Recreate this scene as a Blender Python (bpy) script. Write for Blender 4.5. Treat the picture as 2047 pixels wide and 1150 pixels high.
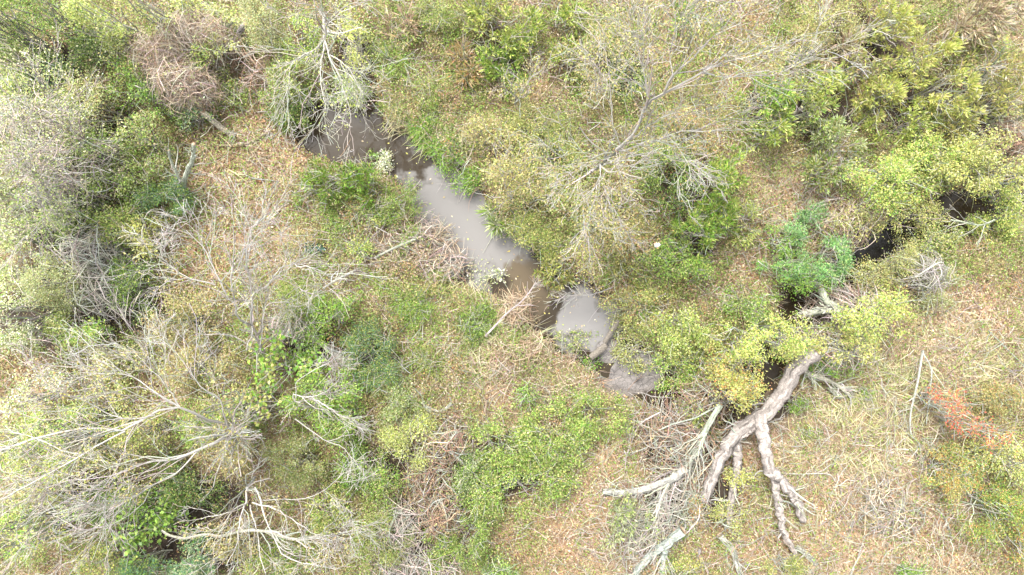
import bpy, math
import numpy as np
C = bpy.context.scene
for o in list(bpy.data.objects): bpy.data.objects.remove(o)

# ------------------------------------------------------------------ camera
H = 14.0                      # height of the camera over the bank
TAN = 0.74                    # half-width of the view at unit distance
cam_d = bpy.data.cameras.new("camera"); cam = bpy.data.objects.new("camera", cam_d)
C.collection.objects.link(cam)
cam.location = (0, 0, H); cam.rotation_euler = (0, 0, 0)
cam_d.sensor_width = 36; cam_d.lens = 18 / TAN
cam_d.clip_start = 0.1; cam_d.clip_end = 500
C.camera = cam
C.render.resolution_x = 1024; C.render.resolution_y = 575

# ------------------------------------------------------------------ light
SUN_EL, SUN_AZ = math.radians(58), math.radians(-25)   # azimuth from +Y (picture top), clockwise
w = bpy.data.worlds.new("World"); C.world = w; w.use_nodes = True
nt = w.node_tree; bg = nt.nodes['Background']
sky = nt.nodes.new('ShaderNodeTexSky'); sky.sky_type = 'NISHITA'; sky.sun_disc = False
sky.sun_elevation = SUN_EL; sky.sun_rotation = SUN_AZ
sky.dust_density = 4; sky.air_density = 1.0
hs = nt.nodes.new('ShaderNodeHueSaturation'); hs.inputs['Saturation'].default_value = 0.12
nt.links.new(sky.outputs[0], hs.inputs['Color'])
# broken cloud cover: brighter and darker parts of the overcast
tc = nt.nodes.new('ShaderNodeTexCoord'); cn = nt.nodes.new('ShaderNodeTexNoise')
cn.inputs['Scale'].default_value = 3.0; cn.inputs['Detail'].default_value = 4
cr = nt.nodes.new('ShaderNodeMapRange'); cr.inputs[1].default_value = .35; cr.inputs[2].default_value = .65
cr.inputs[3].default_value = 0.85; cr.inputs[4].default_value = 1.6
nt.links.new(tc.outputs['Generated'], cn.inputs['Vector']); nt.links.new(cn.outputs['Fac'], cr.inputs[0])
mx = nt.nodes.new('ShaderNodeVectorMath'); mx.operation = 'SCALE'
nt.links.new(hs.outputs[0], mx.inputs[0]); nt.links.new(cr.outputs[0], mx.inputs['Scale'])
nt.links.new(mx.outputs[0], bg.inputs['Color']); bg.inputs['Strength'].default_value = 0.15
sd = bpy.data.lights.new("sun", 'SUN'); sd.energy = 1.5; sd.angle = math.radians(18); sd.color = (1, .95, .87)
sun = bpy.data.objects.new("sun", sd); C.collection.objects.link(sun)
sun.rotation_euler = (math.pi/2 - SUN_EL, 0, math.pi - SUN_AZ)
C.view_settings.view_transform = 'Standard'; C.view_settings.look = 'None'
C.view_settings.gamma = 1; C.view_settings.exposure = 1.84
C.render.engine = 'CYCLES'

# ------------------------------------------------------------------ helpers
K0 = TAN / 1023.5
def P(x, y, z=0.0):
    """photo position (2047 x 1150) of something standing z metres over the bank -> world"""
    x = np.asarray(x, float); y = np.asarray(y, float); z = np.asarray(z, float)
    d = (H - z) * K0
    return np.stack(np.broadcast_arrays((x - 1023.5) * d, -(y - 575) * d, z), -1)
def toimg(X, Y, Z=0.0):
    d = (H - Z) * K0
    return X / d + 1023.5, 575 - Y / d
def hash2(ix, iy, s):
    n = (ix.astype(np.int64) * 374761393 + iy.astype(np.int64) * 668265263 + s * 1442695041) & 0x7fffffff
    n = ((n ^ (n >> 13)) * 1274126177) & 0x7fffffff
    return ((n ^ (n >> 16)) & 0xffff) / 65535.0
def vnoise(x, y, s=0):
    ix = np.floor(x); iy = np.floor(y); fx = x - ix; fy = y - iy
    fx = fx*fx*(3-2*fx); fy = fy*fy*(3-2*fy)
    ix = ix.astype(np.int64); iy = iy.astype(np.int64)
    a = hash2(ix, iy, s); b = hash2(ix+1, iy, s); c = hash2(ix, iy+1, s); d = hash2(ix+1, iy+1, s)
    return (a*(1-fx)+b*fx)*(1-fy) + (c*(1-fx)+d*fx)*fy
def fbm(x, y, s=0, o=3):
    v = 0; a = .5; t = 0
    for i in range(o):
        v = v + a*vnoise(x*2**i, y*2**i, s+i*17); t += a; a *= .5
    return v/t
def nrm(v): return v / np.maximum(np.linalg.norm(v, axis=-1, keepdims=True), 1e-9)

class MB:
    """collects quads with a colour for each; build() links them as one mesh object"""
    def __init__(s): s.v = []; s.f = []; s.c = []; s.n = 0
    def add(s, v, f, c):
        s.v.append(v.reshape(-1, 3)); s.f.append(f.reshape(-1, 4) + s.n)
        s.c.append(np.clip(np.broadcast_to(c, (len(s.f[-1]), 3)), 0, 1)); s.n += len(s.v[-1])
    def leaves(s, p, d, n, L, W, col, fold=.25):
        """folded rhombic blades from p along d, facing n"""
        N = len(p); d = nrm(d); sd = nrm(np.cross(n, d)); up = nrm(np.cross(d, sd))
        L = np.broadcast_to(L, N)[:, None]; W = np.broadcast_to(W, N)[:, None]
        m = p + d*L*.45; e = up*W*fold
        v = np.stack([p, m + sd*W*.5 + e, p + d*L, m - sd*W*.5 + e], 1)
        f = np.arange(4*N).reshape(N, 4)
        s.add(v, f, col)
    def ribbons(s, pts, w, col, side=None):
        N, K = pts.shape[:2]
        t = np.gradient(pts, axis=1)
        if side is None:
            side = nrm(np.cross(np.broadcast_to([0, 0, 1.], t.shape), t + 1e-6))
        w = np.broadcast_to(w, (N, K))[..., None]
        v = np.stack([pts - side*w/2, pts + side*w/2], 2)        # N,K,2,3
        i = np.arange(N*K*2).reshape(N, K, 2)
        f = np.stack([i[:, :-1, 0], i[:, :-1, 1], i[:, 1:, 1], i[:, 1:, 0]], -1)
        s.add(v, f, np.repeat(np.broadcast_to(col, (N, 3)), K-1, 0))
    def tubes(s, pts, r, col, sides=4, cap=False, rng=None):
        N, K = pts.shape[:2]
        t = nrm(np.gradient(pts, axis=1)); mt = nrm(t.mean(1))
        ref = np.where(np.abs(mt[:, 2:3]) > .85, np.array([[1., 0, 0]]), np.array([[0, 0, 1.]]))[:, None, :]
        a = nrm(np.cross(t, np.broadcast_to(ref, t.shape))); b = np.cross(a, t)
        th = np.arange(sides) * 2*math.pi/sides
        r = np.broadcast_to(r, (N, K))[:, :, None, None]
        if rng is not None:
            rd = rng.normal(0, .035, (N, K, sides)); rd = (rd + np.roll(rd, 1, 1) + np.roll(rd, 2, 1))/1.7 + rng.normal(0,.07,(N,1,sides)); r = r*(1+rd[..., None])
        v = pts[:, :, None] + r*(a[:, :, None]*np.cos(th)[:, None] + b[:, :, None]*np.sin(th)[:, None])
        i = np.arange(N*K*sides).reshape(N, K, sides); j = np.roll(i, -1, 2)
        f = np.stack([i[:, :-1], j[:, :-1], j[:, 1:], i[:, 1:]], -1).reshape(-1, 4)
        c = np.broadcast_to(col, (N, 3)) if np.ndim(col) < 3 else col
        if np.ndim(col) < 3: cc = np.repeat(c, (K-1)*sides, 0)
        else: cc = np.repeat(c.reshape(-1, 3), sides, 0)
        if rng is not None:
            st_ = rng.normal(0, .20, (N, K-1, sides)); st_ = (st_ + np.roll(st_,1,1) + np.roll(st_,2,1) + np.roll(st_,3,1))/2 + rng.normal(0,.12,(N,1,sides)); cc = cc*np.clip(1+st_, .45, 1.7).reshape(-1,1)
        s.add(v, f, cc)
        if cap and sides >= 6:
            for e in (0, K-1):
                ring = i[:, e]
                q = []
                for k in range(1, sides-1, 2):
                    q.append(np.stack([ring[:, 0], ring[:, k], ring[:, k+1], ring[:, min(k+2, sides-1)]], -1))
                # the caps reuse the ring vertices just added
                base = s.n - N*K*sides
                s.f.append((np.stack(q, 1).reshape(-1, 4)) + base)
                s.c.append(np.broadcast_to(np.array([[.34, .25, .17]]), (len(s.f[-1]), 3)))
    def build(s, name, mat, parent=None, smooth=False):
        v = np.concatenate(s.v).astype(np.float32); f = np.concatenate(s.f).astype(np.int32)
        c = np.concatenate(s.c).astype(np.float32)
        if parent is not None: v = v - np.array(parent.location, np.float32)
        me = bpy.data.meshes.new(name)
        # a capped ring may close on a doubled corner: store it as a triangle
        dup = f[:, 2] == f[:, 3]
        tot = np.where(dup, 3, 4).astype(np.int32)
        me.vertices.add(len(v)); me.vertices.foreach_set('co', v.ravel())
        flat = f[np.broadcast_to(np.arange(4), f.shape) < tot[:, None]]
        me.loops.add(len(flat)); me.loops.foreach_set('vertex_index', flat)
        me.polygons.add(len(f))
        st = np.concatenate([[0], np.cumsum(tot)[:-1]]).astype(np.int32)
        me.polygons.foreach_set('loop_start', st)
        if smooth: me.polygons.foreach_set('use_smooth', np.ones(len(f), bool))
        at = me.attributes.new('tint', 'FLOAT_COLOR', 'FACE')
        at.data.foreach_set('color', np.concatenate([c, np.ones((len(c), 1), np.float32)], 1).ravel())
        me.update(calc_edges=True); me.materials.append(mat)
        o = bpy.data.objects.new(name, me); C.collection.objects.link(o)
        if parent is not None: o.parent = parent
        return o
def tag(o, label=None, cat=None, group=None, kind=None):
    if label: o['label'] = label
    if cat: o['category'] = cat
    if group: o['group'] = group
    if kind: o['kind'] = kind
    return o
def root(name, loc, label, cat, group=None):
    e = bpy.data.objects.new(name, None); C.collection.objects.link(e)
    e.location = [float(a) for a in loc]; e.empty_display_size = .2
    return tag(e, label, cat, group)

# ------------------------------------------------------------------ materials
def mat_tint(name, rough=.6, trans=0.0, spec=.3, noise=0.0, nscale=8, bump=0.0, bscale=30, stretch=None):
    m = bpy.data.materials.new(name); m.use_nodes = True; t = m.node_tree; b = t.nodes['Principled BSDF']
    a = t.nodes.new('ShaderNodeAttribute'); a.attribute_name = 'tint'
    col = a.outputs['Color']
    co = t.nodes.new('ShaderNodeTexCoord').outputs['Object']
    if noise:
        n = t.nodes.new('ShaderNodeTexNoise'); n.inputs['Scale'].default_value = nscale; n.inputs['Detail'].default_value = 5
        t.links.new(co, n.inputs['Vector'])
        r = t.nodes.new('ShaderNodeMapRange'); r.inputs[1].default_value = .3; r.inputs[2].default_value = .7
        r.inputs[3].default_value = 1-noise; r.inputs[4].default_value = 1+noise
        t.links.new(n.outputs['Fac'], r.inputs[0])
        s = t.nodes.new('ShaderNodeVectorMath'); s.operation = 'SCALE'
        t.links.new(col, s.inputs[0]); t.links.new(r.outputs[0], s.inputs['Scale']); col = s.outputs[0]
    if bump:
        n2 = t.nodes.new('ShaderNodeTexNoise'); n2.inputs['Scale'].default_value = bscale; n2.inputs['Detail'].default_value = 8
        t.links.new(co, n2.inputs['Vector'])
        bp = t.nodes.new('ShaderNodeBump'); bp.inputs['Strength'].default_value = bump; bp.inputs['Distance'].default_value = .03
        t.links.new(n2.outputs['Fac'], bp.inputs['Height']); t.links.new(bp.outputs[0], b.inputs['Normal'])
    t.links.new(col, b.inputs['Base Color']); b.inputs['Roughness'].default_value = rough
    b.inputs['Specular IOR Level'].default_value = spec
    if trans:
        tr = t.nodes.new('ShaderNodeBsdfTranslucent'); t.links.new(col, tr.inputs['Color'])
        ms = t.nodes.new('ShaderNodeMixShader'); ms.inputs[0].default_value = trans
        t.links.new(b.outputs[0], ms.inputs[1]); t.links.new(tr.outputs[0], ms.inputs[2])
        t.links.new(ms.outputs[0], t.nodes['Material Output'].inputs['Surface'])
    return m
M_LEAF = mat_tint('leaf', .45, .35, .4)
M_GRASS = mat_tint('grass_blade', .55, .25, .3)
M_LITTER = mat_tint('dead_leaf', .7, .1, .2)
M_TWIG = mat_tint('twig_bark', .75, 0, .2)
M_BARK = mat_tint('rough_bark', .85, 0, .15, noise=.28, nscale=42, bump=.9, bscale=60)

# palettes: linear base colours (colour, weight)
PAL = {
 'green':  [((.135,.22,.035),3),((.19,.28,.05),3),((.07,.12,.022),2),((.30,.35,.09),1.3)],
 'bright': [((.17,.32,.04),3),((.12,.25,.035),3),((.26,.38,.07),2),((.07,.14,.03),1)],
 'dark':   [((.045,.085,.02),3),((.075,.13,.03),3),((.15,.21,.06),1)],
 'olive':  [((.25,.26,.09),3),((.18,.19,.065),3),((.35,.33,.14),2),((.37,.29,.14),1)],
 'lime':   [((.38,.42,.11),3),((.29,.34,.08),3),((.48,.48,.18),2),((.18,.22,.06),1)],
 'yellow': [((.42,.40,.10),3),((.34,.34,.09),3),((.26,.30,.08),2),((.50,.44,.20),1)],
 'pale':   [((.40,.44,.20),3),((.28,.34,.12),3),((.54,.53,.33),1.5),((.17,.22,.07),2)],
 'white':  [((.72,.71,.58),3),((.50,.52,.34),3),((.30,.34,.16),2)],
 'teal':   [((.085,.19,.05),3),((.12,.25,.085),3),((.21,.34,.16),2),((.05,.12,.03),2),((.28,.36,.12),1.5)],
 'deepteal':[((.05,.12,.07),3),((.08,.17,.09),3),((.13,.22,.11),1)],
 'grey':   [((.32,.36,.20),3),((.24,.28,.15),3),((.42,.44,.30),2)],
 'tan':    [((.33,.26,.12),3),((.25,.19,.075),2),((.40,.34,.15),2),((.19,.14,.06),1),((.23,.25,.08),2)],
 'rusty':  [((.38,.20,.08),3),((.30,.14,.06),2),((.42,.30,.12),2),((.22,.20,.07),1)],
 'orange': [((.46,.24,.07),2),((.44,.33,.09),3),((.36,.34,.09),3),((.40,.14,.05),1)],
 'red':    [((.52,.10,.06),4),((.48,.18,.08),2),((.40,.28,.11),1),((.22,.26,.09),1)],
 'straw':  [((.42,.335,.235),3),((.30,.22,.145),3),((.52,.44,.32),2),((.22,.145,.09),2)],
 'strawg': [((.42,.39,.22),3),((.33,.32,.15),3),((.50,.45,.29),2),((.24,.25,.10),1)],
 'litter': [((.33,.20,.105),3),((.24,.135,.07),3),((.42,.30,.17),2),((.50,.41,.27),1),((.14,.08,.045),2)],
 'litterp':[((.42,.315,.215),3),((.31,.22,.145),3),((.52,.43,.31),2),((.18,.12,.08),1)],
 'bark':   [((.285,.28,.235),3),((.255,.25,.21),2),((.315,.305,.26),2)],
 'pbark':  [((.29,.275,.25),3),((.21,.195,.175),2),((.38,.36,.33),1.5)],
 'pink':   [((.40,.335,.29),3),((.31,.25,.21),3),((.48,.42,.375),2)],
 'brown':  [((.28,.19,.13),3),((.20,.13,.09),3),((.36,.26,.18),1)],
}
def pick(pal, n, rng, var=.16):
    if isinstance(pal, str): pal = [(pal, 1)]
    cs = []; ws = []
    for name, wt in pal:
        tot = sum(q[1] for q in PAL[name])
        for c, q in PAL[name]: cs.append(c); ws.append(wt*q/tot)
    cs = np.array(cs); ws = np.array(ws)/sum(ws)
    c = cs[rng.choice(len(cs), n, p=ws)]
    g_ = c[:,1] > c[:,0]; c = np.where(g_[:,None], c*np.array([1.02,1.03,.88]), c)
    c = c*.97 + .03*c.mean(1, keepdims=True)*np.array([1.12,1.08,.8])
    return c * (1 + var*rng.standard_normal((n, 1))).clip(.5, 1.6) * (1 + .06*rng.standard_normal((n, 3)))
def hdir(a, z=0.0): return np.stack([np.cos(a), np.sin(a), np.broadcast_to(z, np.shape(a))], -1)

# ------------------------------------------------------------------ the creek bed and the ground
WL = -0.30                                       # water level
CREEK = np.array([(596,232),(606,285),(640,306),(700,322),(765,330),(800,352),(828,392),(838,430),(862,468),(885,508),(915,548),(960,572),
 (1012,588),(1035,620),(1075,655),(1110,690),(1165,720),(1200,735),(1225,770),(1290,795),(1350,835),(1410,850),(1470,830),(1530,770),(1585,690),(1625,640),
 (1690,575),(1740,535),(1790,500),(1860,470),(1930,455),(1990,435),(2080,400),(2300,330),
 (2300,250),(2080,350),(2010,372),(1950,390),(1890,395),(1830,430),(1770,455),(1720,455),(1690,500),(1640,555),(1590,590),(1545,660),(1500,730),(1450,780),(1400,800),(1350,780),
 (1325,740),(1290,705),(1255,680),(1240,640),(1222,605),(1180,575),(1130,560),(1100,545),(1085,510),(1040,488),(1005,470),(975,430),(955,395),(925,365),(880,335),(850,312),
 (825,290),(795,268),(760,250),(745,215),(742,160),(745,100),(700,90),(690,160),(650,215)], float)
CW = P(CREEK[:, 0], CREEK[:, 1], WL)[:, :2]
def sdf(px, py, poly):
    return sdf0(px, py, poly) - .12
def sdf0(px, py, poly):
    d = np.full(px.shape, 1e9); ins = np.zeros(px.shape, bool)
    n = len(poly)
    for i in range(n):
        a = poly[i]; b = poly[(i+1) % n]; e = b - a
        t = np.clip(((px-a[0])*e[0] + (py-a[1])*e[1]) / (e@e), 0, 1)
        d = np.minimum(d, np.hypot(px-a[0]-t*e[0], py-a[1]-t*e[1]))
        cr_ = ((a[1] <= py) != (b[1] <= py)) & (px < a[0] + (py-a[1])*e[0]/(e[1] if e[1] else 1e-9))
        ins ^= cr_
    return np.where(ins, -d, d)
def ell(ix, iy, cx, cy, rx, ry, soft=.35):
    r = np.sqrt(((ix-cx)/rx)**2 + ((iy-cy)/ry)**2)
    return np.clip((1+soft-r)/(2*soft), 0, 1)
def zone(ix, iy, lst):
    v = np.zeros(np.shape(ix))
    for e in lst: v = np.maximum(v, ell(ix, iy, *e[:4]) * (e[4] if len(e) > 4 else 1))
    return v
Z_MUD = [(1270,745,75,55),(1380,815,70,35),(1215,700,40,35)]
Z_BARE = [(480,320,130,130),(470,520,100,110),(560,420,60,60),(500,250,80,60),(1240,890,50,40),(1640,390,60,50),(1580,420,90,90),(1490,540,70,70),
          (1110,1060,120,110),(50,760,110,70),(1240,1000,80,90),(1850,1080,170,90),(1700,1000,100,90),(1930,620,130,70),(130,95,35,35),(520,745,60,30),(1440,990,90,150),(880,860,60,50)]
Z_SHADE = [(120,130,70,50),(235,250,60,40),(120,420,130,80),(160,520,110,90),(70,640,80,90),(220,620,130,60),(400,1000,130,60),(330,1080,110,70),(170,990,80,60),(450,1100,60,50),  # gaps in the canopy: deep shade painted into the soil colour
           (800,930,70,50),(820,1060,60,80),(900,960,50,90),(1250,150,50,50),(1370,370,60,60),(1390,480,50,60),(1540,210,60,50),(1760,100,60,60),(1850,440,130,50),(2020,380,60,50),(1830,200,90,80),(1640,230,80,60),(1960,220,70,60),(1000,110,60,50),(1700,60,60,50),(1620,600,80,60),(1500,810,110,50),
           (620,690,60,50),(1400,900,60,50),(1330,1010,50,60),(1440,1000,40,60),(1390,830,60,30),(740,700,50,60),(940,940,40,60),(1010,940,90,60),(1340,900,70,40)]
Z_PINK = [(1610,400,130,90),(1490,540,90,80),(1240,890,60,60),(1850,1050,220,140),(1930,650,150,90)]
def gheight(X, Y):
    d = sdf(X, Y, CW)
    z = np.where(d > 0, WL + (0 - WL)*(1-np.exp(-d/.16)), WL - .28*(1-np.exp(d/.3)))
    ix, iy = toimg(X, Y, z)
    z = z + .06*(fbm(X*.9, Y*.9, 5)-.5) * np.clip(d/.5, 0, 1) + .025*(fbm(X*5, Y*5, 9)-.5)*np.clip(d/.2, 0, 1)
    mud = zone(ix, iy, Z_MUD)
    z = np.where(mud > 0, z*(1-mud) + mud*(WL + .012 + .05*(fbm(X*3, Y*3, 3)-.47)), z)
    return z
def axis(lo, hi, step, far):
    a = list(np.arange(lo, hi+step, step)); s = step; x = hi
    while x < far: s *= 1.25; x += s; a.append(x)
    s = step; x = lo
    while x > -far: s *= 1.25; x -= s; a.insert(0, x)
    return np.array(a)
gx = axis(-11.6, 11.6, .045, 90); gy = axis(-7.0, 7.0, .045, 90)
GX, GY = np.meshgrid(gx, gy); GZ = gheight(GX.ravel(), GY.ravel()).reshape(GX.shape)
# fast lookup of the ground height
def gz(x, y):
    i = np.clip(np.searchsorted(gx, x)-1, 0, len(gx)-2); j = np.clip(np.searchsorted(gy, y)-1, 0, len(gy)-2)
    fx = np.clip((x-gx[i])/(gx[i+1]-gx[i]), 0, 1); fy = np.clip((y-gy[j])/(gy[j+1]-gy[j]), 0, 1)
    return (GZ[j,i]*(1-fx)+GZ[j,i+1]*fx)*(1-fy) + (GZ[j+1,i]*(1-fx)+GZ[j+1,i+1]*fx)*fy
def make_ground():
    ny, nx = GX.shape
    v = np.stack([GX, GY, GZ], -1).reshape(-1, 3).astype(np.float32)
    i = np.arange(nx*ny).reshape(ny, nx)
    f = np.stack([i[:-1,:-1], i[:-1,1:], i[1:,1:], i[1:,:-1]], -1).reshape(-1, 4).astype(np.int32)
    me = bpy.data.meshes.new('ground')
    me.vertices.add(len(v)); me.vertices.foreach_set('co', v.ravel())
    me.loops.add(f.size); me.loops.foreach_set('vertex_index', f.ravel())
    me.polygons.add(len(f)); me.polygons.foreach_set('loop_start', (np.arange(len(f))*4).astype(np.int32))
    me.polygons.foreach_set('use_smooth', np.ones(len(f), bool))
    ix, iy = toimg(v[:,0], v[:,1]); d = sdf(v[:,0], v[:,1], CW)
    soil = np.array([.20,.15,.09]); bare = np.array([.25,.17,.105]); pink = np.array([.33,.25,.17]); mudc = np.array([.135,.122,.115]); bank = np.array([.09,.068,.045]); shade_col = np.array([.035,.026,.019])
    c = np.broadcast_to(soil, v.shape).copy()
    for col, wgt in ((bare, zone(ix, iy, Z_BARE)), (pink, zone(ix, iy, Z_PINK)*.8), (shade_col, zone(ix, iy, Z_SHADE)), (bank, np.clip(1-d/.15, 0, 1)), (mudc, zone(ix, iy, Z_MUD))):
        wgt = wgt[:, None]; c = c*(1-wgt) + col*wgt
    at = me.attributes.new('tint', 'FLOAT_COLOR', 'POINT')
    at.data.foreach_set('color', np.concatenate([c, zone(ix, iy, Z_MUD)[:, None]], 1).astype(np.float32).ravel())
    me.update(calc_edges=True)
    m = mat_tint('soil', .9, 0, .2, noise=.45, nscale=5, bump=.6, bscale=25); t = m.node_tree; b = t.nodes['Principled BSDF']
    # cracked mud: voronoi edges, only where the mud is
    vo = t.nodes.new('ShaderNodeTexVoronoi'); vo.feature = 'DISTANCE_TO_EDGE'; vo.inputs['Scale'].default_value = 9
    tcn = t.nodes.new('ShaderNodeTexCoord'); t.links.new(tcn.outputs['Object'], vo.inputs['Vector'])
    mr = t.nodes.new('ShaderNodeMapRange'); mr.inputs[1].default_value = 0; mr.inputs[2].default_value = .05; mr.inputs[3].default_value = .35
    t.links.new(vo.outputs['Distance'], mr.inputs[0])
    at_n = [n for n in t.nodes if n.type == 'ATTRIBUTE'][0]
    mixf = t.nodes.new('ShaderNodeMix'); mixf.data_type = 'FLOAT'; t.links.new(at_n.outputs['Alpha'], mixf.inputs[0])
    mixf.inputs[2].default_value = 1; t.links.new(mr.outputs[0], mixf.inputs[3])
    src = b.inputs['Base Color'].links[0].from_socket
    sc = t.nodes.new('ShaderNodeVectorMath'); sc.operation = 'SCALE'; t.links.new(src, sc.inputs[0]); t.links.new(mixf.outputs[0], sc.inputs['Scale'])
    t.links.new(sc.outputs[0], b.inputs['Base Color'])
    ro = t.nodes.new('ShaderNodeMapRange'); ro.inputs[3].default_value = .9; ro.inputs[4].default_value = .32; t.links.new(at_n.outputs['Alpha'], ro.inputs[0])
    t.links.new(ro.outputs[0], b.inputs['Roughness'])
    me.materials.append(m)
    o = bpy.data.objects.new('ground', me); C.collection.objects.link(o)
    tag(o, 'brown soil of the creek banks with a winding channel', 'ground', kind='structure')
make_ground()

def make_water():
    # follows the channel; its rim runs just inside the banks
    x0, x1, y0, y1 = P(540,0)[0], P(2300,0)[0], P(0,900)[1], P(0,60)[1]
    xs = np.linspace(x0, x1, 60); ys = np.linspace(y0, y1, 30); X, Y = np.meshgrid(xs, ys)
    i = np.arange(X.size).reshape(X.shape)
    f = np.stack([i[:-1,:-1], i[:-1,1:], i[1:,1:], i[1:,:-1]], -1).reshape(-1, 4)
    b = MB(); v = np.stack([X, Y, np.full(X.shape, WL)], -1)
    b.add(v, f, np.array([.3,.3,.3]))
    m = bpy.data.materials.new('creek_water'); m.use_nodes = True; t = m.node_tree; s = t.nodes['Principled BSDF']
    tc = t.nodes.new('ShaderNodeTexCoord')
    # sky and tree reflections painted into the silty base colour: grey sky, brown canopy
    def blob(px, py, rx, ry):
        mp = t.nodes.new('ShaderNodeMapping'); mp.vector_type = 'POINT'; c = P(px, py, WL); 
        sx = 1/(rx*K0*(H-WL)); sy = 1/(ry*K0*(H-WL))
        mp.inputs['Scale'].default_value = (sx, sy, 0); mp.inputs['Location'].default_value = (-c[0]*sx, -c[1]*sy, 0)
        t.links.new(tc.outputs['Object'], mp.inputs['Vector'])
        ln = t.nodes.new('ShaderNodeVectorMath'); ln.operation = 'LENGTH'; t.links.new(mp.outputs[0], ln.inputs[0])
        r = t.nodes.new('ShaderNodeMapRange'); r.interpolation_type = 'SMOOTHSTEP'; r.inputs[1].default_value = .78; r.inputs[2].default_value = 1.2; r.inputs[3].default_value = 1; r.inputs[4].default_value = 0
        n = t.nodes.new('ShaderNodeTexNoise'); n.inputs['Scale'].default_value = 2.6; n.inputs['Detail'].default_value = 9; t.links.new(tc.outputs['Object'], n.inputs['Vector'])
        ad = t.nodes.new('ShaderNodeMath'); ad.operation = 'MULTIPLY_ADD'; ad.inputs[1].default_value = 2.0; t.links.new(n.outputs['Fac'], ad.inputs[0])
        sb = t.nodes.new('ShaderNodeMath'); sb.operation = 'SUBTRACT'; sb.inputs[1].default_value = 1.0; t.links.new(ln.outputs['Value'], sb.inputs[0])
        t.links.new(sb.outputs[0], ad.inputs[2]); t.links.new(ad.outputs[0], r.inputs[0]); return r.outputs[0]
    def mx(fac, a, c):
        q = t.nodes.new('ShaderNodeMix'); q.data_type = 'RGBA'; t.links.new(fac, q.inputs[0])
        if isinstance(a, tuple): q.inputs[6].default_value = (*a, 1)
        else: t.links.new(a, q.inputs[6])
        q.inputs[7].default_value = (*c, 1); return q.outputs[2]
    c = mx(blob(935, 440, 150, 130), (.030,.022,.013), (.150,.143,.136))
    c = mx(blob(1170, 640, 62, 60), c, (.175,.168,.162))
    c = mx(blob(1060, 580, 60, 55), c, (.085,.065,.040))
    c = mx(blob(1740, 500, 80, 60), c, (.012,.011,.010))  # shadow over the right-hand reach, painted into the water colour
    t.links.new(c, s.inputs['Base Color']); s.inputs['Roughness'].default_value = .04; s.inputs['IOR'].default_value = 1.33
    s.inputs['Specular IOR Level'].default_value = .36
    n = t.nodes.new('ShaderNodeTexNoise'); n.inputs['Scale'].default_value = 7; n.inputs['Detail'].default_value = 3; t.links.new(tc.outputs['Object'], n.inputs['Vector'])
    bp = t.nodes.new('ShaderNodeBump'); bp.inputs['Strength'].default_value = .08; bp.inputs['Distance'].default_value = .02
    t.links.new(n.outputs['Fac'], bp.inputs['Height']); t.links.new(bp.outputs[0], s.inputs['Normal'])
    tag(b.build('water', m), 'still silty creek water, reflections painted in grey and brown', 'water', kind='structure')
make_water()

# ------------------------------------------------------------------ ground cover (nobody could count it)
def scatter(n, zones, seed, margin=330, base=0.0):
    rng = np.random.default_rng(seed); n = int(n*(2047+2*margin)*(1150+2*margin)/(2227.*1330))
    ix = rng.uniform(-margin, 2047+margin, n); iy = rng.uniform(-margin, 1150+margin, n)
    wgt = np.maximum(zone(ix, iy, zones), base) * np.clip(2.6*fbm(ix/40., iy/40., seed)-.35, 0, 2)
    wgt = wgt*(1-.97*zone(ix, iy, Z_SHADE)); k = rng.uniform(0, 1, n) < wgt; ix = ix[k]; iy = iy[k]
    p = P(ix, iy, 0); d = sdf(p[:,0], p[:,1], CW)
    k = d > -.02; p = p[k]; ix = ix[k]; iy = iy[k]
    p[:,2] = gz(p[:,0], p[:,1])
    return p, ix, iy, rng
Z_WATERMUD = Z_MUD
def grass(name, label, n, zones, pal, seed, L=(.12,.40), W=.0062, lift=.5, base=0.0, flow=1.0):
    p, ix, iy, rng = scatter(n, zones, seed, base=base); N = len(p)
    mud = zone(ix, iy, Z_MUD); k = rng.uniform(0, 1, N) > mud*1.2; p = p[k]; N = len(p)
    az = fbm(p[:,0]*.7, p[:,1]*.7, seed+3, 2)*math.pi*5*flow + rng.normal(0, .55, N)
    Ln = rng.uniform(*L, N); lf = rng.uniform(.15, 1, N)*lift
    K = 5; t = np.linspace(0, 1, K)[None]
    turn = az[:, None] + rng.normal(0, .7, N)[:, None]*t
    step = hdir(turn, 0.0)*(Ln/K)[:, None, None]
    xy = np.cumsum(step, 1); xy = xy - xy[:, :1]
    z = (lf*Ln)[:, None]*(1.9*t - 1.55*t*t) + .01
    pts = p[:, None] + xy; pts[..., 2] = p[:, None, 2] + z
    wd = W*rng.uniform(.6, 1.5, N)[:, None]*np.array([1, .95, .85, .6, .15])[None]
    # tint runs in drifts, as the tufts do
    c = pick(pal, N, rng) * (.78+.45*fbm(p[:,0]*1.6, p[:,1]*1.6, seed+8))[:, None]
    b = MB(); b.ribbons(pts, wd, c); tag(b.build(name, M_GRASS), label, 'grass', kind='stuff')
def litter(name, label, n, zones, pal, seed, L=(.03,.065), base=0.0):
    p, ix, iy, rng = scatter(n, zones, seed, base=base); N = len(p)
    p[:,2] += rng.uniform(.006, .05, N)
    d = hdir(rng.uniform(0, 6.28, N), rng.normal(0, .25, N)); nn = nrm(np.stack([rng.normal(0,.35,N), rng.normal(0,.35,N), np.ones(N)], -1))
    l = rng.uniform(*L, N); b = MB(); b.leaves(p, d, nn, l, l*rng.uniform(.4, .75, N), pick(pal, N, rng, .22), .3)
    tag(b.build(name, M_LITTER), label, 'fallen leaves', kind='stuff')
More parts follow.
